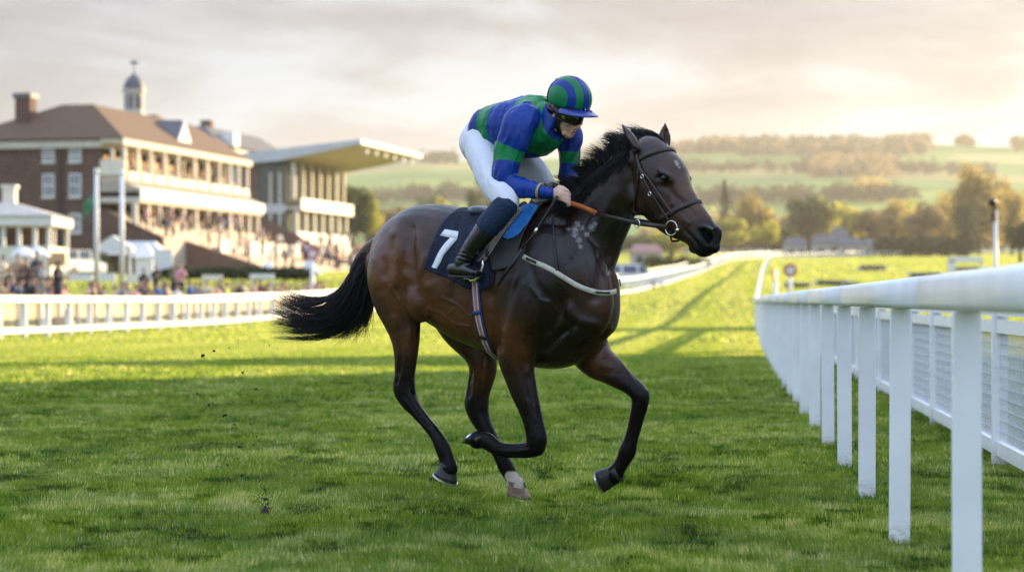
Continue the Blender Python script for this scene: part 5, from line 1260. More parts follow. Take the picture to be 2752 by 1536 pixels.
TR=[(2462,393,640,165,640,'gold','tall golden tree, the biggest on the right, behind the white camera pole','tall',4200),
(2425,516,640,72,560,'dark','dark upright conifer just left of the white camera pole','column',2200),
(2380,470,632,80,690,'gold','narrow golden tree between the tall golden tree and the hedge','tall',2200),
(2330,505,628,110,680,'russet','russet tree behind the long dark hedge, left of the golden pair','round',2200),
(2245,492,625,115,700,'gold','broad golden tree in the middle of the far tree line','round',2400),
(2190,520,622,80,690,'russet','small brown tree left of the broad golden tree','round',1800),
(2140,505,622,115,720,'yellow','yellow-green round tree right of the dark leaning tree','round',2400),
(2040,482,625,128,690,'green','large dark green tree above the pale houses','round',2800),
(2075,490,600,70,700,'yellow','bright yellow crown growing against the large dark green tree','round',1500),
(1975,560,632,70,640,'green','low green bush-like tree left of the pale houses','round',1500),
(1905,468,636,120,660,'gold','pale golden tree right of the dark fir','tall',2600),
(1925,545,640,75,600,'yellow','yellow-green tree in front of the pale golden tree','round',1800),
(1824,462,600,56,760,'dark','dark pointed fir tree standing alone above the yellow bushes','cone',2200),
(1840,545,640,95,640,'yellow','yellow-green bushy tree below the dark fir, beside the muzzle','round',2000),
(1765,535,640,110,620,'green','green tree behind the head of the horse','round',2000),
(1690,575,660,120,520,'yellow','yellow-green tree behind the throat of the horse','round',2000),
(1620,590,670,100,500,'green','green tree behind the neck of the horse','round',1800),
(885,438,575,112,420,'green','big dark green tree right of the modern grandstand','round',3200),
(935,470,560,70,430,'yellow','lighter green tree behind the big one by the modern grandstand','round',1800),
(1086,466,545,78,620,'green','round green tree on the slope above the rump of the horse','round',2000),
(1110,485,548,60,600,'yellow','yellow-green tree overlapping the round tree above the rump','round',1500),
(1205,452,550,82,660,'green','dark green tree left of the rider','round',2000),
(1150,492,548,60,640,'russet','small russet tree between the two trees left of the rider','round',1400),
(1010,500,560,90,560,'russet','brown bushy tree behind the rump of the horse','round',1800),
(1300,480,560,90,650,'yellow','yellow-green tree seen under the arm of the rider','round',1800),
(1400,500,560,100,650,'green','green tree seen between the knee and the neck','round',1800),
(2566,548,650,80,420,'dark','dark bush at the far right edge, right of the camera pole','round',2400),
(1992,512,634,80,780,'gold','hazy golden tree behind the low green tree, left of the large dark green one','round',1800),
(2098,508,625,80,800,'russet','brown tree behind the gap between the large dark green and the yellow-green tree','round',1600),
(2290,498,625,90,800,'yellow','yellow-green tree behind the broad golden tree and the russet tree','round',1800),
(2395,455,630,80,800,'russet','tall brown tree behind the narrow golden tree','tall',1800),
(2520,425,640,90,720,'gold','golden tree behind the white camera pole, right of the tall golden tree','tall',2200),
(2546,455,640,80,600,'gold','golden tree at the right edge behind the dark bush','round',2000)]
for px,yt,yb,w,Y,k,lab,sh,n in TR: tree(px,yt,yb,w,Y,k,lab,sh,'tree',n,'trees beyond the course')
# hedges
def hedge(px0,px1,ytop,Y,kind,label,depth=3,n=3000,name='hedge'):
    s=Y/6000; x0=(px0-1288)*s; x1=(px1-1288)*s; rng=np.random.default_rng(int(px0)); k=max(4,int((x1-x0)/3)); xs=np.linspace(x0,x1,k)
    zz=np.array([float(gz(np.float64(x),np.float64(Y))) for x in xs]); zt=1.1+(755-ytop)*s; h=np.maximum(zt-zz,.8)
    cent=np.stack([xs,np.full(k,Y)+rng.normal(0,.3,k),zz+h*.5],1); rad=np.stack([np.full(k,(x1-x0)/k*.9),np.full(k,depth/2),h*.52*rng.uniform(.85,1.1,k)],1)
    V,Fq=leaf_cloud(cent,rad,n,max(.14,float(h.mean())*.07),rng); me=fast_mesh(name,V,Fq); return link(name,me,ML[kind],None,label,'hedge')
hedge(2230,2420,592,560,'dark','long dark hedge below the golden trees on the right',4,3600)
hedge(1965,2230,606,600,'dark','dark hedge behind the low pale houses',4,3600)
hedge(455,735,686,150,'dark','clipped green hedge in front of the grandstand terraces',2,3600)
hedge(165,262,640,178,'dark','dark hedge in front of the brick pavilion, behind the white van',3,2200)
hedge(1640,1760,640,330,'green','green hedge behind the neck of the horse, beyond the course',3,1600)
hedge(1540,1985,588,735,'green','long belt of low green trees behind the head of the horse, under the dark fir',8,5200)
hedge(1960,2640,556,830,'russet','long brown belt of low trees behind the pale houses and the golden trees',10,6400)
hedge(940,1320,528,700,'green','belt of low green trees on the slope above the rump of the horse',8,4200)
# woods on the hill: one mass
rng=np.random.default_rng(5)
def wood(name,boxes,n,size,kind,per):
    Vs=[];Fs=[];base=0
    for (pa,pb,ya,yb,cnt) in boxes:
        for q in range(cnt):
            Y=rng.uniform(ya,yb); px=rng.uniform(pa,pb); x=(px-1288)*Y/6000; z=float(hill_z(np.float64(x),np.float64(Y))); h=rng.uniform(8,15)
            c=np.array([[x,Y,z+h*.55],[x+rng.normal(0,3),Y,z+h*.42]]); r=np.array([[h*.42,h*.42,h*.5],[h*.4,h*.4,h*.38]])
            V,Fq=leaf_cloud(c,r,per,1.15,rng); Vs.append(V); Fs.append(Fq+base); base+=len(V)
    me=fast_mesh(name,np.concatenate(Vs),np.concatenate(Fs)); link(name,me,ML[kind],kind='stuff')
wood('woodland',[(1700,1800,2380,2460,46),(1760,1860,2360,2460,60),(1850,2330,2300,2460,150),(2230,2335,2340,2460,40),(2040,2250,1900,2200,120)],0,0,'russet',46)
wood('woodland',[(1850,2330,2290,2460,230),(2230,2335,2340,2460,60),(1760,1900,2360,2460,50),(2020,2260,1900,2180,70)],0,0,'dark',46)
wood('woodland',[(1050,1160,2380,2460,34),(1900,1960,2380,2460,20),(2400,2450,2400,2460,14),(2545,2600,2380,2460,26),(1700,2500,2000,2010,110),(1740,2300,1560,1570,90),(1480,1700,2380,2460,60),(930,1300,1750,1765,60),(900,1500,1400,1410,70)],0,0,'green',40)
wood('woodland',[(1850,2420,1180,1300,70),(2150,2230,1560,1640,40),(940,1250,1150,1250,70),(1620,1850,1180,1300,50)],0,0,'gold',46)
# ---- far white houses
M_cream=mat('cream_paint',(.72,.66,.54),.7,.06,2); M_glass=mat('dark_glass',(.03,.035,.04),.1,.2,2,spec=.6); M_slate=mat('grey_slate',(.085,.085,.09),.75,.25,3); M_white2=mat('white_render',(.72,.71,.68),.7,.05,2); M_stucco=mat('grey_stucco',(.42,.39,.35),.8,.1,2)
M_pink=mat('pink_roof',(.30,.16,.13),.8,.2,2)
def house(px0,px1,ytop,ybase,Y,label,roof=M_slate,wall=None,d=7):
    s=Y/6000; x0=(px0-1288)*s; x1=(px1-1288)*s; xm=(x0+x1)/2; w=x1-x0; zb=float(gz(np.float64(xm),np.float64(Y)))-.3; zt=1.1+(755-ytop)*s; h=max(zt-zb,2.2); he=h*.62
    e=empty('house',(xm,Y,zb),label,'house')
    mb=MB(); mb.box((xm,Y+d/2,zb+he/2),(w,d,he)); mb.build('wall',wall or M_stucco,e)
    mb=MB(); o=.4; z=zb+he+.003; mb.hexa([(x0-o,Y-o,z),(x1+o,Y-o,z),(x1+o,Y+d+o,z),(x0-o,Y+d+o,z),(x0+w*.12,Y+d*.45,zb+h),(x1-w*.12,Y+d*.45,zb+h),(x1-w*.12,Y+d*.55,zb+h),(x0+w*.12,Y+d*.55,zb+h)]); mb.build('roof',roof,e)
    k=max(2,int(w/4))
    for q in range(k):
        xx=x0+w*(q+.5)/k; mb=MB(); mb.box((xx,Y-.02,zb+he*.5),(1.1,.06,1.2)); mb.build('window',M_glass,e)
house(1978,2030,596,630,560,'small pale house at the left end of the far houses'); house(2050,2112,588,632,565,'long pale house in the middle of the row of far houses'); house(2112,2172,596,634,560,'pale house at the right end of the row of far houses')
house(2095,2135,570,600,590,'cream house half hidden behind the row of pale houses',M_slate,M_cream)
house(1590,1665,612,650,380,'long pale house with a reddish roof seen behind the neck of the horse',M_pink); house(2176,2205,600,630,575,'tiny pale cottage right of the houses, by the hedge')
# ================================================================ PAVILION (old brick stand)
def brick(name,col):
    m=bpy.data.materials.new(name); m.use_nodes=True; nt=m.node_tree; b=nt.nodes['Principled BSDF']; L=nt.links.new
    tc=N(nt,'TexCoord'); n=N(nt,'TexNoise',Scale=.9,Detail=6); L(tc.outputs['Object'],n.inputs['Vector'])
    bt=N(nt,'TexBrick',Scale=3.0); mp=N(nt,'Mapping'); mp.inputs['Rotation'].default_value=(math.radians(90),0,math.radians(12)); L(tc.outputs['Object'],mp.inputs['Vector']); L(mp.outputs['Vector'],bt.inputs['Vector'])
    bt.inputs['Color1'].default_value=(*[c*1.1 for c in col],1); bt.inputs['Color2'].default_value=(*[c*.78 for c in col],1); bt.inputs['Mortar'].default_value=(.22,.19,.16,1); bt.inputs['Mortar Size'].default_value=.012
    r=ramp(nt,[(.3,(.75,.75,.75)),(.7,(1.2,1.2,1.2))]); L(n.outputs['Fac'],r.inputs['Fac']); mm=N(nt,'MixRGB',blend_type='MULTIPLY'); mm.inputs['Fac'].default_value=1; L(bt.outputs['Color'],mm.inputs['Color1']); L(r.outputs['Color'],mm.inputs['Color2']); L(mm.outputs['Color'],b.inputs['Base Color']); b.inputs['Roughness'].default_value=.9
    return m
M_brick=brick('red_brick',(.095,.042,.028)); M_brick2=brick('brown_brick',(.15,.075,.05))
M_tile=mat('brown_tiles',(.115,.065,.034),.85,.25,4,bump=.4,bscale=12); M_stone=mat('pale_stone',(.55,.50,.42),.8,.08,2); M_conc=mat('concrete_terrace',(.50,.42,.33),.9,.15,1.5); M_wood=mat('orange_wood',(.42,.20,.06),.7,.25,2); M_lead=mat('lead_grey',(.10,.10,.11),.6,.15,4); M_dark=mat('recess_shade_and_pipe',(.035,.028,.022),.8,.2,2)
E1=Vector((.2137,.977,0)).normalized(); EN=Vector((E1.y,-E1.x,0)); Zv=Vector((0,0,1))
class Site:
    def __init__(s,px,Y): s.o=Vector(((px-1288)*Y/6000,Y,0))
    def __call__(s,t,n,z): q=s.o+E1*t+EN*n; return Vector((q.x,q.y,z))
    def box(s,mb,t0,t1,n0,n1,z0,z1): mb.hexa([s(t0,n0,z0),s(t0,n1,z0),s(t1,n1,z0),s(t1,n0,z0),s(t0,n0,z1),s(t0,n1,z1),s(t1,n1,z1),s(t1,n0,z1)])
    def prof(s,mb,prof,t0,t1): mb.prism([s(t0,n,z) for n,z in prof],E1*(t1-t0))
S1=Site(250,200); ZB=3.0; LN=32.6
PV=empty('brick_pavilion',S1(16,-6,3.0),'old brick grandstand pavilion with a brown hipped roof and a small clock cupola','grandstand')
def pbox(nm,m,*a,parent=None,site=S1,root=None):
    mb=MB(); site.box(mb,*a); return mb.build(nm,m,parent or root or PV)
pbox('wall',M_brick,0,LN,-13,0,ZB-1,13.9)
pbox('cornice',M_stone,-.35,LN+.35,-13.4,.25,13.9,14.5)
# hipped roof, main frustum with eaves over the gallery
def fr(site,t0,t1,n0,n1,z0,T0,T1,N0,N1,z1,thick=.25):
    return [site(t0,n0,z0),site(t0,n1,z0),site(t1,n1,z0),site(t1,n0,z0),site(T0,N0,z1),site(T0,N1,z1),site(T1,N1,z1),site(T1,N0,z1)]
mb=MB(); mb.hexa(fr(S1,-.6,LN+.6,-13.8,2.4,14.65,4,LN-4,-5.0,-2.2,17.9)); ROOF=mb.build('roof',M_tile,PV)
pbox('fascia',M_stone,-.5,LN+.5,2.05,2.36,14.1,14.64); pbox('soffit',M_cream,-.4,LN+.4,.27,2.04,14.3,14.62)
# chimney, cupola, dormer
mb=MB(); S1.box(mb,1.6,3.0,-8.3,-6.95,13.5,18.3); c=mb.build('chimney',M_brick,ROOF); mb=MB(); S1.box(mb,1.45,3.15,-8.45,-6.8,18.3,18.75); mb.build('chimney_cap',M_lead,PV)
mb=MB(); S1.box(mb,21.2,22.4,-4.2,-3.0,17.2,18.3); mb.build('chimney',M_brick2,ROOF)
def poly_ring(site,t,n,z,r,k=8): return [site(t+r*math.cos(2*math.pi*q/k+.39),n+r*math.sin(2*math.pi*q/k+.39),z) for q in range(k)]
cu=(16.6,-3.4)
mb=MB(); mb.rings([poly_ring(S1,*cu,z,r) for z,r in((17.3,1.05),(18.1,1.05),(18.1,.9),(20.0,.9),(20.0,1.1),(20.25,1.1))]); CUP=mb.build('cupola',M_stone,PV)
mb=MB(); mb.rings([poly_ring(S1,*cu,z,r,16) for z,r in((20.26,1.0),(20.7,.92),(21.1,.74),(21.4,.48),(21.6,.2),(21.75,.1))]); mb.build('dome',M_lead,CUP)
mb=MB(); mb.tube([S1(*cu,21.7),S1(*cu,23.1)],[.06,.03],6); mb.box(S1(*cu,22.7),(.7,.03,.25)); mb.build('weather_vane',M_lead,CUP)
for q in range(8):
    a=2*math.pi*(q+.5)/8+.39; c=S1(cu[0]+.84*math.cos(a),cu[1]+.84*math.sin(a),19.1); mb=MB(); d=(c-S1(*cu,19.1)).normalized(); mb.box(c,(.06,.42,1.2),M=Matrix.Rotation(math.atan2(d.y,d.x),3,'Z')); mb.build('louvre',M_lead,CUP)
mb=MB(); mb.prism([S1(15.4,1.25,15.2),S1(19.2,1.25,15.2),S1(17.3,1.25,17.3)],-EN*.2); mb.build('pediment',M_white2,PV)
mb=MB(); mb.prism([S1(15.1,1.04,15.1),S1(19.5,1.04,15.1),S1(17.3,1.04,17.5)],-EN*4.0); mb.build('dormer',M_lead,PV)
# windows of the end wall
def sash(t,n,z0,z1,w,face='end',root=PV,site=S1):
    mb=MB(); site.box(mb,t-.09,t+.0,n-w/2,n+w/2,z0,z1); f_=mb.build('window',M_white2,root)
    mb=MB(); 
    for a,b_ in((z0+.1,(z0+z1)/2-.05),((z0+z1)/2+.05,z1-.1)):
        site.box(mb,t-.11,t-.05,n-w/2+.1,n-.03,a,b_); site.box(mb,t-.11,t-.05,n+.03,n+w/2-.1,a,b_)
    mb.build('pane',M_glass2,f_)
    mb=MB(); site.box(mb,t-.2,t-.093,n-w/2-.1,n+w/2+.1,z0-.15,z0-.003); mb.build('sill',M_stone,f_)
M_glass2=mat('sash_glass',(.22,.24,.26),.15,.3,1.5,spec=.6)
for n_ in(-4.55,-2.15):
    for z0,z1 in((12.75,13.8),(9.8,11.75),(6.8,8.4)): sash(0,n_,z0,z1,1.05)
mb=MB(); S1.box(mb,-.16,-.003,-3.62,-3.28,3,13.85); mb.build('downpipe',M_dark,PV)
# upper gallery: raked floor, columns, back wall and balustrade
mb=MB(); S1.prof(mb,[(.003,12.9),(2.3,11.5),(2.3,11.1),(.003,11.1)],.05,LN-.05); mb.build('gallery_floor',M_conc,PV)
pbox('gallery_wall',M_wood,.4,LN-6,.003,.09,12.6,13.3); pbox('gallery_shade_strip',M_dark,.4,LN-.4,.003,.06,13.3,13.9)  # thin dark strip on the back wall stands in for the gallery's shade
cols_t=[.2,3.2,6.2,9.6,13.0,17.2,20.6,24.0,27.0,29.6,32.2]
for t in cols_t:
    pbox('column',M_stone,t-.16,t+.16,1.95,2.25,11.45,14.1)
    pbox('column',M_stone,t-.14,t+.14,.95,1.2,12.2,14.28)
for a,b_ in zip(cols_t[:-1],cols_t[1:]): pbox('balustrade',M_cream,a+.45,b_-.45,2.26,2.42,11.2,11.85)
pbox('gallery_end',M_cream,-.08,.04,.1,2.2,11.6,12.9)
# balcony: sloping pale roof and bright fascia
mb=MB(); S1.prof(mb,[(.1,11.2),(2.0,11.1),(3.6,10.45),(3.6,10.2),(.1,10.2)],.0,LN); mb.build('balcony_roof',mat('weathered_felt',(.40,.35,.28),.8,.15,1.5),PV)
pbox('balcony_fascia',M_white2,-.05,LN*.46,3.6,3.75,9.6,10.45); pbox('balcony_fascia',M_white2,LN*.46+.08,LN+.05,3.6,3.75,9.55,10.4)
pbox('balcony_deck',M_stone,0,LN,.1,3.59,9.3,9.75)
for t in [.2,3,5.6,8.6,11.6,14.8,18,21,24,27,29.6,32.2]:
    pbox('column',M_stone,t-.2,t+.2,2.9,3.3,7.2,9.3)
pbox('lower_shade_strip',M_dark,.2,LN-9,.003,.06,8.6,9.28)  # dark strip painted where shade falls under the balcony
for k in range(9): 
    t=1.2+k*2.6; pbox('doorway',M_wood if k%2 else M_brick2,t,t+1.3,.061,.12,7.9,9.2)
# terraces
prof=[(0,8.6)]; n=0; z=8.6
while n<5.6: prof+= [(n+.8,z),(n+.8,z-.37)]; n+=.8; z-=.37
mb=MB(); S1.prof(mb,[(.003,3)]+prof+[(n,3)],.15,LN-.0); mb.build('terrace',M_conc,PV)
mb=MB(); S1.prof(mb,[(-.0,8.9),(n+.1,z+.35),(n+.1,3),(-.0,3)],-.25,.14); mb.build('terrace_side_wall',M_brick,PV)
n1,z1=n,z; prof=[(n1,z1-.2)]; z=z1-.2
while n<12.5: prof+=[(n+.85,z),(n+.85,z-.28)]; n+=.85; z-=.28
mb=MB(); S1.prof(mb,[(n1+.003,3)]+prof+[(n,3)],6,LN+8); mb.build('lower_terrace',M_conc,PV)
mb=MB(); S1.prof(mb,[(n1+.003,z1+.2),(n+.1,z+.4),(n+.1,3),(n1+.003,3)],5.6,5.99); mb.build('terrace_side_wall',M_brick2,PV)
n2,z2=n,z
for k in range(7): pbox('barrier',M_cream,8+k*4.0,10.6+k*4.0,n1+2.2,n1+2.35,z1-.9,z1+.35)
TERR1=(n1,z1,n2,z2)
# ================================================================ MODERN STAND
S2=Site(705,270)
MS=empty('modern_grandstand',S2(10,-5,4),'modern grandstand with a cantilevered flat canopy and glass fronted boxes','grandstand')
def qbox(nm,m,*a): return pbox(nm,m,*a,site=S2,root=MS)
qbox('wall',M_brick2,0,24,-4.6,-2.7,3,16.4); M_gl=mat('green_glass',(.055,.065,.05),.08,.3,.6,spec=.7); M_panel=mat('grey_panel',(.50,.51,.54),.6,.08,1)
qbox('glass_wall',M_gl,.1,22,-2.69,.6,5,16.5); qbox('back_block',M_panel,-.2,24,-9.5,-4.61,3,17.2)
mb=MB(); S2.prof(mb,[(-9,17.3),(-9,16.3),(0,16.9),(9.4,18.7),(9.4,19.1),(-3,17.8)],-.5,26.6); mb.build('canopy',mat('bounce_gold_soffit',(.62,.52,.32),.7,.1,1),MS)  # golden tone puts the bounced light under the canopy into its colour
qbox('canopy_fascia',M_white2,-.6,26.8,9.41,9.7,18.6,19.15)
mb=MB(); S2.prof(mb,[(-9,17.4),(-9,16.2),(0,16.85),(9.4,18.65),(9.4,19.15),(-3,17.9)],-.66,-.51); mb.build('canopy_end',M_panel,MS)
for k in range(6): qbox('lamp',M_white2,3+k*4,3.5+k*4,9.0,9.35,17.8,18.25)
for z0,z1,n_ in((11.4,12.7,2.4),(7.6,8.9,1.9)):
    mb=MB(); S2.box(mb,0,21,.2,n_,z0,z0+.35); mb.build('balcony_deck',M_stone,MS)
    mb=MB(); S2.box(mb,-.05,21.05,n_+.003,n_+.15,z0-.1,z1); mb.build('balcony_fascia',M_white2,MS)
for z0,z1,n_ in((12.6,16.7,1.2),(8.9,11.4,1.5)):
    for k in range(7): qbox('column',M_stone,.2+k*3.3,.75+k*3.3,n_,n_+.45,z0,z1)
for t in(.0,): 
    for n_ in(-1.3,-.2): qbox('mullion',M_stone,-.05,.095,n_,n_+.3,5,15.6)
qbox('floor_band',M_panel,-.02,.09,-2.6,.55,11.0,12.0); qbox('floor_band',M_panel,-.02,.09,-2.6,.55,7.4,8.2)
mb=MB(); S2.prof(mb,[(-3.4,11.4),(2.0,8.6),(6.5,6.1),(10,4.6),(10,3),(-3.4,3)],-.9,-.5); mb.build('terrace_side_wall',M_brick2,MS)
n=1.6; z=7.6; prof=[(n,z)]
while n<10: prof+=[(n+.8,z),(n+.8,z-.34)]; n+=.8; z-=.34
mb=MB(); S2.prof(mb,[(1.6,3)]+prof+[(n,3)],-.48,24); mb.build('terrace',M_conc,MS)
for k in range(5): qbox('barrier',M_cream,1+k*4.4,3.8+k*4.4,4.6,4.75,6,7.3)
# grey hall behind
S3=Site(640,300); GH=empty('grey_hall',S3(8,-9,5),'long grey hall with a hipped roof behind the two grandstands','building')
pbox('wall',M_panel,-2,26,-14,-4,4,20.6,site=S3,root=GH); mb=MB(); mb.hexa(fr(S3,-2.5,26.5,-14.5,-3.5,20.603,1,23,-11,-7,23.2)); R3=mb.build('roof',M_slate,GH)
mb=MB(); S3.box(mb,4,5.2,-8.6,-7.2,22.2,24.2); mb.build('chimney',M_brick2,R3)
mb=MB(); S3.box(mb,2,4.2,-5.0,-3.4,20.7,22.4); mb.build('dormer',M_white2,R3)
for k in range(6): pbox('window',M_glass,k*4+.5,k*4+2.5,-3.99,-3.9,17,19.6,site=S3,root=GH)
# ================================================================ WHITE KIOSK, left edge
def K(px,y,Y=150): return Vector(((px-1288)*Y/6000,Y,1.1+(755-y)*Y/6000))
KS=empty('kiosk',K(60,690),'white summerhouse kiosk with a hipped roof and open columns at the left edge','kiosk')
x0,x1=K(-90,0).x,K(124,0).x; zb=K(0,705).z; ze=K(0,566).z; D=6.5
mb=MB(); mb.box(((x0+x1)/2,150+D/2,(zb+K(0,618).z)/2),(x1-x0,D,K(0,618).z-zb)); mb.build('base_wall',M_cream,KS)
mb=MB(); mb.box(((x0+x1)/2,150+D/2,ze+.3),(x1-x0+.5,D+.5,.6)); mb.build('fascia',M_white2,KS)
mb=MB(); zr=K(0,500).z; mb.hexa([(x0-.4,149.6,ze+.61),(x1+.4,149.6,ze+.61),(x1+.4,150.4+D,ze+.61),(x0-.4,150.4+D,ze+.61),(x0+2,152.8,zr),(x1-3.2,152.8,zr),(x1-3.2,153.6,zr),(x0+2,153.6,zr)]); RK=mb.build('roof',mat('pale_tiles',(.50,.45,.38),.8,.12,5),KS)
mb=MB(); c=K(2,0); mb.box((c.x-.1,153.2,(K(0,505).z+K(0,465).z)/2),(.8,.8,1.3)); mb.box((c.x-.1,153.2,K(0,463).z),(1.0,1.0,.22)); mb.build('lantern',M_cream,RK)
for px in(-80,-38,6,46,86,121):
    for dy in(.25,D-.25):
        mb=MB(); mb.box((K(px,0).x,150+dy,(ze+K(0,618).z)/2),(.26,.26,ze-K(0,618).z-.002)); mb.build('column',M_white2,KS)
mb=MB(); mb.box(((x0+x1)/2,150+D*.55,(ze+K(0,618).z)/2),(x1-x0-1,.15,ze-K(0,618).z-.01)); mb.build('inner_wall',M_brick2,KS)
# ================================================================ SMALL THINGS ON THE LAWN
def at2(px,y,Y): return Vector(((px-1288)*Y/6000,Y,1.1+(755-y)*Y/6000))
M_tent=mat('white_canvas',(.74,.73,.71),.75,.05,3)
def gx(px,Y): x=(px-1288)*Y/6000; return G(x,Y)
def tent(px0,px1,ytop,yeave,Y,lab,m=M_tent,porch=False):
    g=gx((px0+px1)/2,Y); x0=at2(px0,0,Y).x; x1=at2(px1,0,Y).x; zt=at2(0,ytop,Y).z; ze=at2(0,yeave,Y).z; d=(x1-x0)
    e=empty('tent',g,lab,'tent')
    mb=MB(); mb.box((g.x,Y+d/2,(g.z-.2+ze)/2),(x1-x0,d,ze-g.z+.2)); mb.build('side_wall',m,e)
    mb=MB(); mb.hexa([(x0-.15,Y-.15,ze+.003),(x1+.15,Y-.15,ze+.003),(x1+.15,Y+d+.15,ze+.003),(x0-.15,Y+d+.15,ze+.003),(g.x-.1,Y+d*.45,zt),(g.x+.1,Y+d*.45,zt),(g.x+.1,Y+d*.55,zt),(g.x-.1,Y+d*.55,zt)]); mb.build('roof',m,e)
tent(340,384,610,648,160,'white pointed tent beside the bright white board')
# porch building in front of the pavilion: low grey roof with a white gable
PO=empty('entrance_porch',gx(285,185),'low dark entrance building with a white gabled porch in front of the brick pavilion','porch')
a=at2(262,0,185).x; b_=at2(395,0,185).x; g=gx(300,185)
mb=MB(); mb.box(((a+b_)/2,188,(g.z+at2(0,640,185).z)/2),(b_-a,4.5,at2(0,640,185).z-g.z)); mb.build('wall',M_brick2,PO)
mb=MB(); z=at2(0,640,185).z; mb.hexa([(a-.4,185.3,z+.003),(b_+.4,185.3,z+.003),(b_+.4,190.8,z+.003),(a-.4,190.8,z+.003),(a+.6,187.4,z+1.1),(b_-.6,187.4,z+1.1),(b_-.6,188.8,z+1.1),(a+.6,188.8,z+1.1)]); mb.build('roof',M_panel,PO)
c=at2(285,0,184).x; mb=MB(); zt=at2(0,592,184).z; zl=at2(0,632,184).z; mb.prism([(c-1.3,183.5,zl),(c+1.5,183.5,zl),(c+1.5,183.5,zl+.35),(c,183.5,zt),(c-1.3,183.5,zl+.35)],(0,1.6,0)); mb.build('gable',M_white2,PO)
for x in(c-1.1,c+1.3): mb=MB(); mb.box((x,183.8,(g.z+zl)/2),(.22,.22,zl-g.z-.002)); mb.build('column',M_white2,PO)
def board(px0,px1,y0,y1,Y,m,lab,legs=True,name='sign_board'):
    x0=at2(px0,0,Y).x; x1=at2(px1,0,Y).x; z1=at2(0,y0,Y).z; z0=at2(0,y1,Y).z; g=gx((px0+px1)/2,Y); e=empty(name,g,lab,'board')
    mb=MB(); mb.box(((x0+x1)/2,Y,(z0+z1)/2),(x1-x0,.12,z1-z0)); mb.build('panel',m,e)
    for x in(x0+.12,x1-.12): mb=MB(); mb.box((x,Y+.12,(min(g.z,z0)-.1+z1)/2),(.1,.1,z1-min(g.z,z0)+.08)); mb.build('leg',M_pole,e)
board(386,434,626,690,150,M_white2,'bright white square board beside the pointed tent'); board(318,400,690,708,128,M_white2,'low white advertising board under the second flagpole')
board(172,232,688,704,135,M_white2,'low white board in front of the white van'); board(236,290,686,706,130,M_white2,'low white board at the foot of the first flagpole')
board(120,166,634,668,140,mat('orange_board',(.55,.33,.16),.7,.1,3),'orange tan board beside the kiosk'); board(628,690,688,700,140,M_white2,'low white board in front of the hedge'); board(508,560,690,704,138,M_cream,'cream board on the lawn left of the hedge end')
# van
def van(px,Y,lab,L_=5.0,H=2.1,hdg=0.0):
    g=gx(px,Y); e=empty('parked_van',g,lab,'van'); M_body=mat('white_van_paint',(.75,.75,.75),.3,.04,4,coat=.4)
    prof=[(-L_/2,.35),(L_/2,.35),(L_/2,.95),(L_/2-.9,1.15),(L_/2-1.7,H),(-L_/2+.15,H),(-L_/2,H-.2)]
    mb=MB(); mb.prism([g+Vector((x,-.95,z)) for x,z in prof],(0,1.9,0)); mb.build('body',M_body,e)
    for x in(-L_/2+.95,L_/2-1.0):
        for y in(-.97,.80):
            mb=MB(); c=g+Vector((x,y,.34)); mb.rings([[c+Vector((.34*math.cos(a),dy,.34*math.sin(a))) for a in[2*math.pi*q/16 for q in range(16)]] for dy in(0,.18)]); mb.build('wheel',M_leather,e)
    for x0,x1 in((-2.1,-.9),(-.7,.4)): mb=MB(); mb.box(g+Vector(((x0+x1)/2,-.955,1.55)),(x1-x0,.02,.6)); mb.build('window',mat('blue_glass',(.08,.11,.18),.1,.1,4) if 'blue_glass' not in bpy.data.materials else bpy.data.materials['blue_glass'],e)
    mb=MB(); mb.prism([g+Vector((x,-.956,z)) for x,z in((.55,1.25),(L_/2-1.1,1.25),(L_/2-1.62,1.9),(.55,1.9))],(0,.02,0)); mb.build('side_window',bpy.data.materials['blue_glass'],e)
    if hdg:
        R_=Matrix.Translation(g)@Matrix.Rotation(math.radians(hdg),4,'Z')@Matrix.Translation(-g)
        for ch in e.children: ch.data.transform(R_)
    return e
van(192,172,'white van parked on the lawn left of the first flagpole',4.4,1.9,58)
van(1588,190,'white vehicle parked beyond the course, behind the chest of the horse',5,2.0)
# flagpoles
def flagpole(px,ytop,Y,lab,flag=None):
    g=gx(px,Y); t=at2(px,ytop,Y); e=empty('flagpole',g,lab,'flagpole'); mb=MB(); mb.tube([g-Vector((0,0,.2)),Vector((g.x,Y,t.z))],[.15,.11],12); mb.build('pole',M_pole,e,True)
    mb=MB(); mb.sphere((g.x,Y,t.z+.12),.16,10,8); mb.build('finial',M_pole,e,True)
    if flag:
        Vv=[];Ff=[]
        for i in range(9):
            for j in range(7):
                s=j/6; zz=t.z-1.0-i*.10-s*(.5+.25*i/8); xx=g.x-.12-s*(.50+.1*math.sin(i))-i*.02*s; Vv.append((xx,Y+.14*math.sin(s*7+i*.5),zz))
        for i in range(8):
            for j in range(6): a=i*7+j; Ff.append((a,a+1,a+8,a+7))
        mb=MB(); mb.add(Vv,Ff); o=mb.build('flag',mat('green_flag',(.05,.22,.10),.7,.2,3),e,True); sm=o.modifiers.new('s','SOLIDIFY'); sm.thickness=.02
flagpole(243,436,125,'white flagpole with a drooping green flag, left of the pair',True); flagpole(307,440,125,'bare white flagpole, right of the pair')
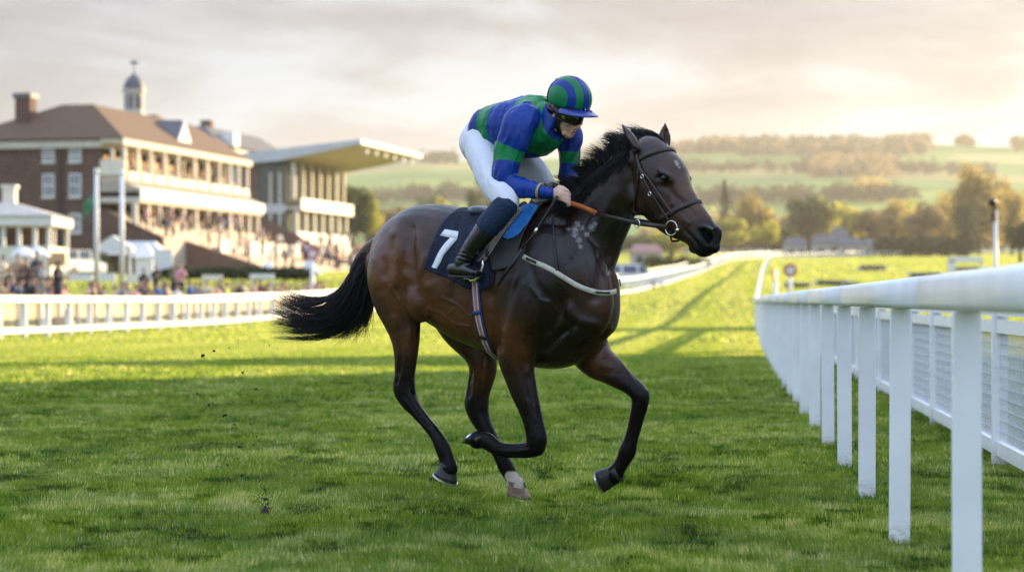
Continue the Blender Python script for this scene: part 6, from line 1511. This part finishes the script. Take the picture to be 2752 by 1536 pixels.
# parasols
def parasol(px,y,Y,lab,r=.75):
    g=gx(px,Y); c=at2(px,y,Y); e=empty('parasol',g,lab,'parasol'); mb=MB(); mb.tube([g,Vector((g.x,Y,c.z))],.04,6); mb.build('pole',M_pole,e,True)
    mb=MB(); out=[[Vector((g.x+R*math.cos(a),Y+R*math.sin(a),c.z-h)) for a in[2*math.pi*q/10 for q in range(10)]] for R,h in((.04,-.3),(r*.55,-.08),(r,.18),(r,.28),(r*.9,.26))]; mb.rings(out); mb.build('canopy',M_tent,e)
parasol(58,633,132,'small white parasol over the crowd left of the van'); parasol(95,632,136,'small white parasol nearest the orange board'); 
tent(655,690,655,685,165,'small white marquee on the lawn right of the hedge'); tent(752,800,652,690,172,'grey topped marquee beside the red distance marker',M_panel)
board(1472,1500,610,650,150,M_white2,'white post board behind the neck of the horse')
# ================================================================ PEOPLE IN THE BACKGROUND
def person_mesh(name,pose):
    rnd=random.Random(pose); mb=MB(); a=.10+.03*rnd.random(); st=.05+.12*rnd.random()
    for s in(-1,1): mb.tube([(s*.085,0,.88),(s*.10,st*s*.4,.48),(s*.105,st*s,.06),(s*.105,st*s-.10,.03)],[.10,.075,.055,.045],10)
    mb.tube([(0,0,.82),(0,0,.98),(0,.01,1.2),(0,.01,1.36),(0,0,1.46)],[.165,.16,.185,.19,.09],14,flat=.7,up=(1,0,0))
    for s in(-1,1):
        el=.25 if rnd.random()<.5 else .08
        mb.tube([(s*.19,0,1.38),(s*.26,-.02,1.12),(s*(.24-el*.3),-.08-el*.7,.92+el*.9),(s*(.2-el*.4),-.12-el,.86+el*1.4)],[.07,.058,.05,.045],8)
    mb.tube([(0,0,1.42),(0,0,1.56)],[.06,.055],8); mb.ell((0,-.01,1.64),((.078,0,0),(0,.098,0),(0,0,.118)),12,10)
    mb.ell((0,-.10,1.63),((.02,0,0),(0,.022,0),(0,0,.025)),6,4)
    me=remesh(mb,.035,2,.5); V=getv(me); 
    P=np.array([V[list(p.vertices)].mean(0) for p in me.polygons]); idx=np.where(P[:,2]<.86,1,np.where((P[:,2]>1.5),2,0)); idx[(P[:,2]>1.66)|((P[:,2]>1.55)&(P[:,1]>.035))]=3
    hands=(np.abs(P[:,0])<.3)&(P[:,1]<-.13)&(P[:,2]<1.45)&(P[:,2]>.86)&(P[:,1]<-.2); idx[hands]=2
    me.polygons.foreach_set('material_index',idx.astype(np.int32)); me.name=name
    return me
def coatm(name,src,mul=1.0):
    m=bpy.data.materials.new(name); m.use_nodes=True; nt=m.node_tree; b=nt.nodes['Principled BSDF']; oi=N(nt,'ObjectInfo'); n=N(nt,'TexNoise',Scale=7,Detail=3); tc=N(nt,'TexCoord'); nt.links.new(tc.outputs['Object'],n.inputs['Vector'])
    r=ramp(nt,[(.3,(.75*mul,)*3),(.7,(1.2*mul,)*3)]); nt.links.new(n.outputs['Fac'],r.inputs['Fac']); mm=N(nt,'MixRGB',blend_type='MULTIPLY'); mm.inputs['Fac'].default_value=1; nt.links.new(oi.outputs['Color'],mm.inputs['Color1']); nt.links.new(r.outputs['Color'],mm.inputs['Color2']); nt.links.new(mm.outputs['Color'],b.inputs['Base Color']); b.inputs['Roughness'].default_value=.85
    return m
M_coat2=coatm('coat_cloth',0); M_trs=mat('dark_trousers',(.03,.03,.04),.85,.3,6); M_face=mat('face_skin',(.46,.27,.20),.6,.1,9); M_hr=mat('brown_hair',(.06,.038,.022),.7,.4,20)
PM=[person_mesh('spectator',q) for q in range(5)]
for me in PM:
    for m_ in(M_coat2,M_trs,M_face,M_hr): me.materials.append(m_)
COATS=[('navy',(.015,.025,.09)),('black',(.015,.015,.018)),('tan',(.42,.28,.16)),('grey',(.20,.20,.22)),('white',(.70,.68,.64)),('blue',(.03,.09,.30)),('brown',(.12,.07,.04)),('pink',(.62,.30,.30)),('olive',(.10,.11,.05)),('cream',(.62,.53,.40)),('maroon',(.14,.03,.04)),('green',(.05,.16,.06)),('yellow',(.55,.55,.08)),('charcoal',(.05,.05,.055)),('peach',(.62,.40,.30))]
used={}
def spectator(x,y,z,rz,ci,label,group,sc=1.0,k=None):
    me=PM[(k if k is not None else len(used))%5]; o=bpy.data.objects.new('person',me); COL.objects.link(o); o.location=(x,y,z); o.rotation_euler=(0,0,rz); o.scale=(sc,sc,sc); o.color=(*COATS[ci][1],1)
    used[label]=used.get(label,0)+1; tag(o,label,'person',group); return o
rp=random.Random(21)
# behind the left rails: (display px, head y, coat)
CROWD=[(8,640,9),(22,668,1),(30,690,0),(45,642,2),(52,700,3),(66,650,6),(76,712,4),(84,690,1),(92,640,13),(104,655,3),(112,705,0),(120,700,8),(128,690,10),(134,712,7),(142,660,1),(150,652,13),(232,712,1),(246,716,10),(262,714,3),(312,712,1),(318,706,0),(350,712,14),(362,672,1),(372,700,6),(392,664,1),(396,708,5),(410,704,3),(420,708,9),(436,668,8),(446,714,4),(454,660,7),(478,703,5),(492,704,3),(504,716,2),(520,700,9),(548,710,7),(556,700,0),(570,708,12),(590,702,2),(604,706,1),(614,704,9),(640,704,7),(654,708,3),(668,712,14),(690,712,1),(706,708,2),(730,714,3),(748,712,10),(764,712,9),(778,714,0),(798,712,6)]
LM=['at the left picture edge by the kiosk','below the two small parasols','left of the white van','below the first flagpole','below the second flagpole','in front of the pointed tent','in front of the white square board','at the foot of the terrace','in front of the clipped hedge','below the small marquee','near the red distance marker']
def zone(px): return LM[0 if px<40 else 1 if px<100 else 2 if px<170 else 3 if px<275 else 4 if px<335 else 5 if px<384 else 6 if px<440 else 7 if px<510 else 8 if px<630 else 9 if px<720 else 10]
def plat(name,px0,px1,Y0,hs,lab):
    e=empty('viewing_steps',gx((px0+px1)/2,Y0),lab,'viewing steps')
    for k,h in enumerate(hs):
        Ya=Y0+k*1.5; xa=(px0-1288)*Ya/6000; xb=(px1-1288)*Ya/6000; mb=MB(); mb.box(((xa+xb)/2,Ya+.745,h/2-.3),(xb-xa,1.49,h+.6)); mb.build('step',M_conc,e)
    return [(Y0+k*1.5+.75,h) for k,h in enumerate(hs)]
PL1=plat('a',-60,168,80,[.30,.55,.80,1.05],'low concrete viewing steps behind the left rail, at the left picture edge'); PL2=plat('b',346,462,112,[.85,1.1,1.35],'low concrete viewing steps behind the rail, in front of the white square board')
seen={}
for q in range(52):
    px=rp.uniform(-12,165) if q<22 else rp.uniform(205,815); CROWD.append((px,rp.uniform(690,722) if q<22 else rp.uniform(700,722),rp.choice([1,0,13,1,6,3,14,9,7,5,2,10,13])))
CROWD.sort(key=lambda c:c[0])
for i,(px,hy_,ci) in enumerate(CROWD):
    Ym=next(Y for Y in np.linspace(66,200,300) if (px-1288)*Y/6000<float(xl(Y))-3.3)+rp.uniform(0,2.5)
    if hy_<690 and (px<168 or 346<px<462):
        Y,z=min(PL1 if px<168 else PL2,key=lambda c:abs(755-(c[1]+.64)*6000/c[0]-hy_)); sc=rp.uniform(.96,1.05)
    else:
        Y=Ym; z=float(gz(np.float64((px-1288)*Y/6000),np.float64(Y))); sc=min(1.1,max(.86,(1.1+(755-hy_)*Y/6000-z)/1.76))
    x=(px-1288)*Y/6000; rz=math.radians(rp.uniform(20,110))
    lab='spectator in %s %s %s'%(COATS[ci][0],['coat','jacket','long coat','top'][i%4],zone(px))
    if lab in seen: lab+=', right of a similar one'
    if lab in seen: lab=lab.replace('right of a similar one','last of three alike')
    seen[lab]=1
    spectator(x,Y,z,rz,ci,lab,'spectators behind the left rail',sc,i)
# on the terraces
n1,z1,n2,z2=TERR1; rows1=[(k*.8+.45,8.6-.37*k) for k in range(7)]; rows2=[(n1+.85*k+.45,z1-.2-.28*k) for k in range(8)]
def terrace_crowd(site,rows,t0,t1,cnt,where,group,third):
    for i in range(cnt):
        k=rp.randrange(len(rows)); t=rp.uniform(t0,t1); n_,z=rows[k]; q=site(t,n_,z); ci=rp.choice([9,2,4,14,14,9,3,6,1,1,0,13,7,5])
        part=['near','middle','far'][min(2,int((t-t0)/(t1-t0)*3))]; rw=['top','second','third','fourth','fifth','sixth','seventh','lowest'][k if k<len(rows)-1 else 7]
        spectator(q.x,q.y,z+.02,math.radians(rp.uniform(50,110)),ci,'spectator in %s clothes on the %s step of the %s, %s end'%(COATS[ci][0],rw,where,part),group,rp.uniform(.94,1.05),i)
terrace_crowd(S1,rows1,1,31,46,'upper brick terrace','spectators on the upper terrace',0)
terrace_crowd(S1,rows2,8,38,44,'lower brick terrace','spectators on the lower terrace',0)
terrace_crowd(S2,[(1.6+.8*k+.45,7.6-.34*k) for k in range(9)],1,22,34,'modern stand terrace','spectators on the modern stand terrace',0)
for i in range(14):
    t=rp.uniform(1,30); n_=rp.uniform(.7,1.7); q=S1(t,n_,12.9-(n_)*.609); ci=rp.choice([6,2,13,9,1,14])
    spectator(q.x,q.y,q.z,math.radians(rp.uniform(60,110)),ci,'spectator in %s clothes in the upper gallery, %s of its columns'%(COATS[ci][0],['behind the first','behind the second','behind the third','behind the fourth','behind the fifth','behind the last'][min(5,int(t/5.2))]),'spectators in the upper gallery',1,i)
# ================================================================ HAZE
mb=MB(); mb.hexa([(-2100,-90,-2),(2100,-90,-2),(2100,3600,-2),(-2100,3600,-2),(-2100,-90,235),(2100,-90,235),(2100,3600,235),(-2100,3600,235)])
hz_m=bpy.data.materials.new('haze'); hz_m.use_nodes=True; nt=hz_m.node_tree; nt.nodes.remove(nt.nodes['Principled BSDF'])
pv=N(nt,'VolumePrincipled'); pv.inputs['Color'].default_value=(.98,.93,.86,1); pv.inputs['Density'].default_value=.000105; pv.inputs['Anisotropy'].default_value=.45
nt.links.new(pv.outputs[0],nt.nodes['Material Output'].inputs['Volume'])
mb.build('haze',hz_m,kind='stuff')
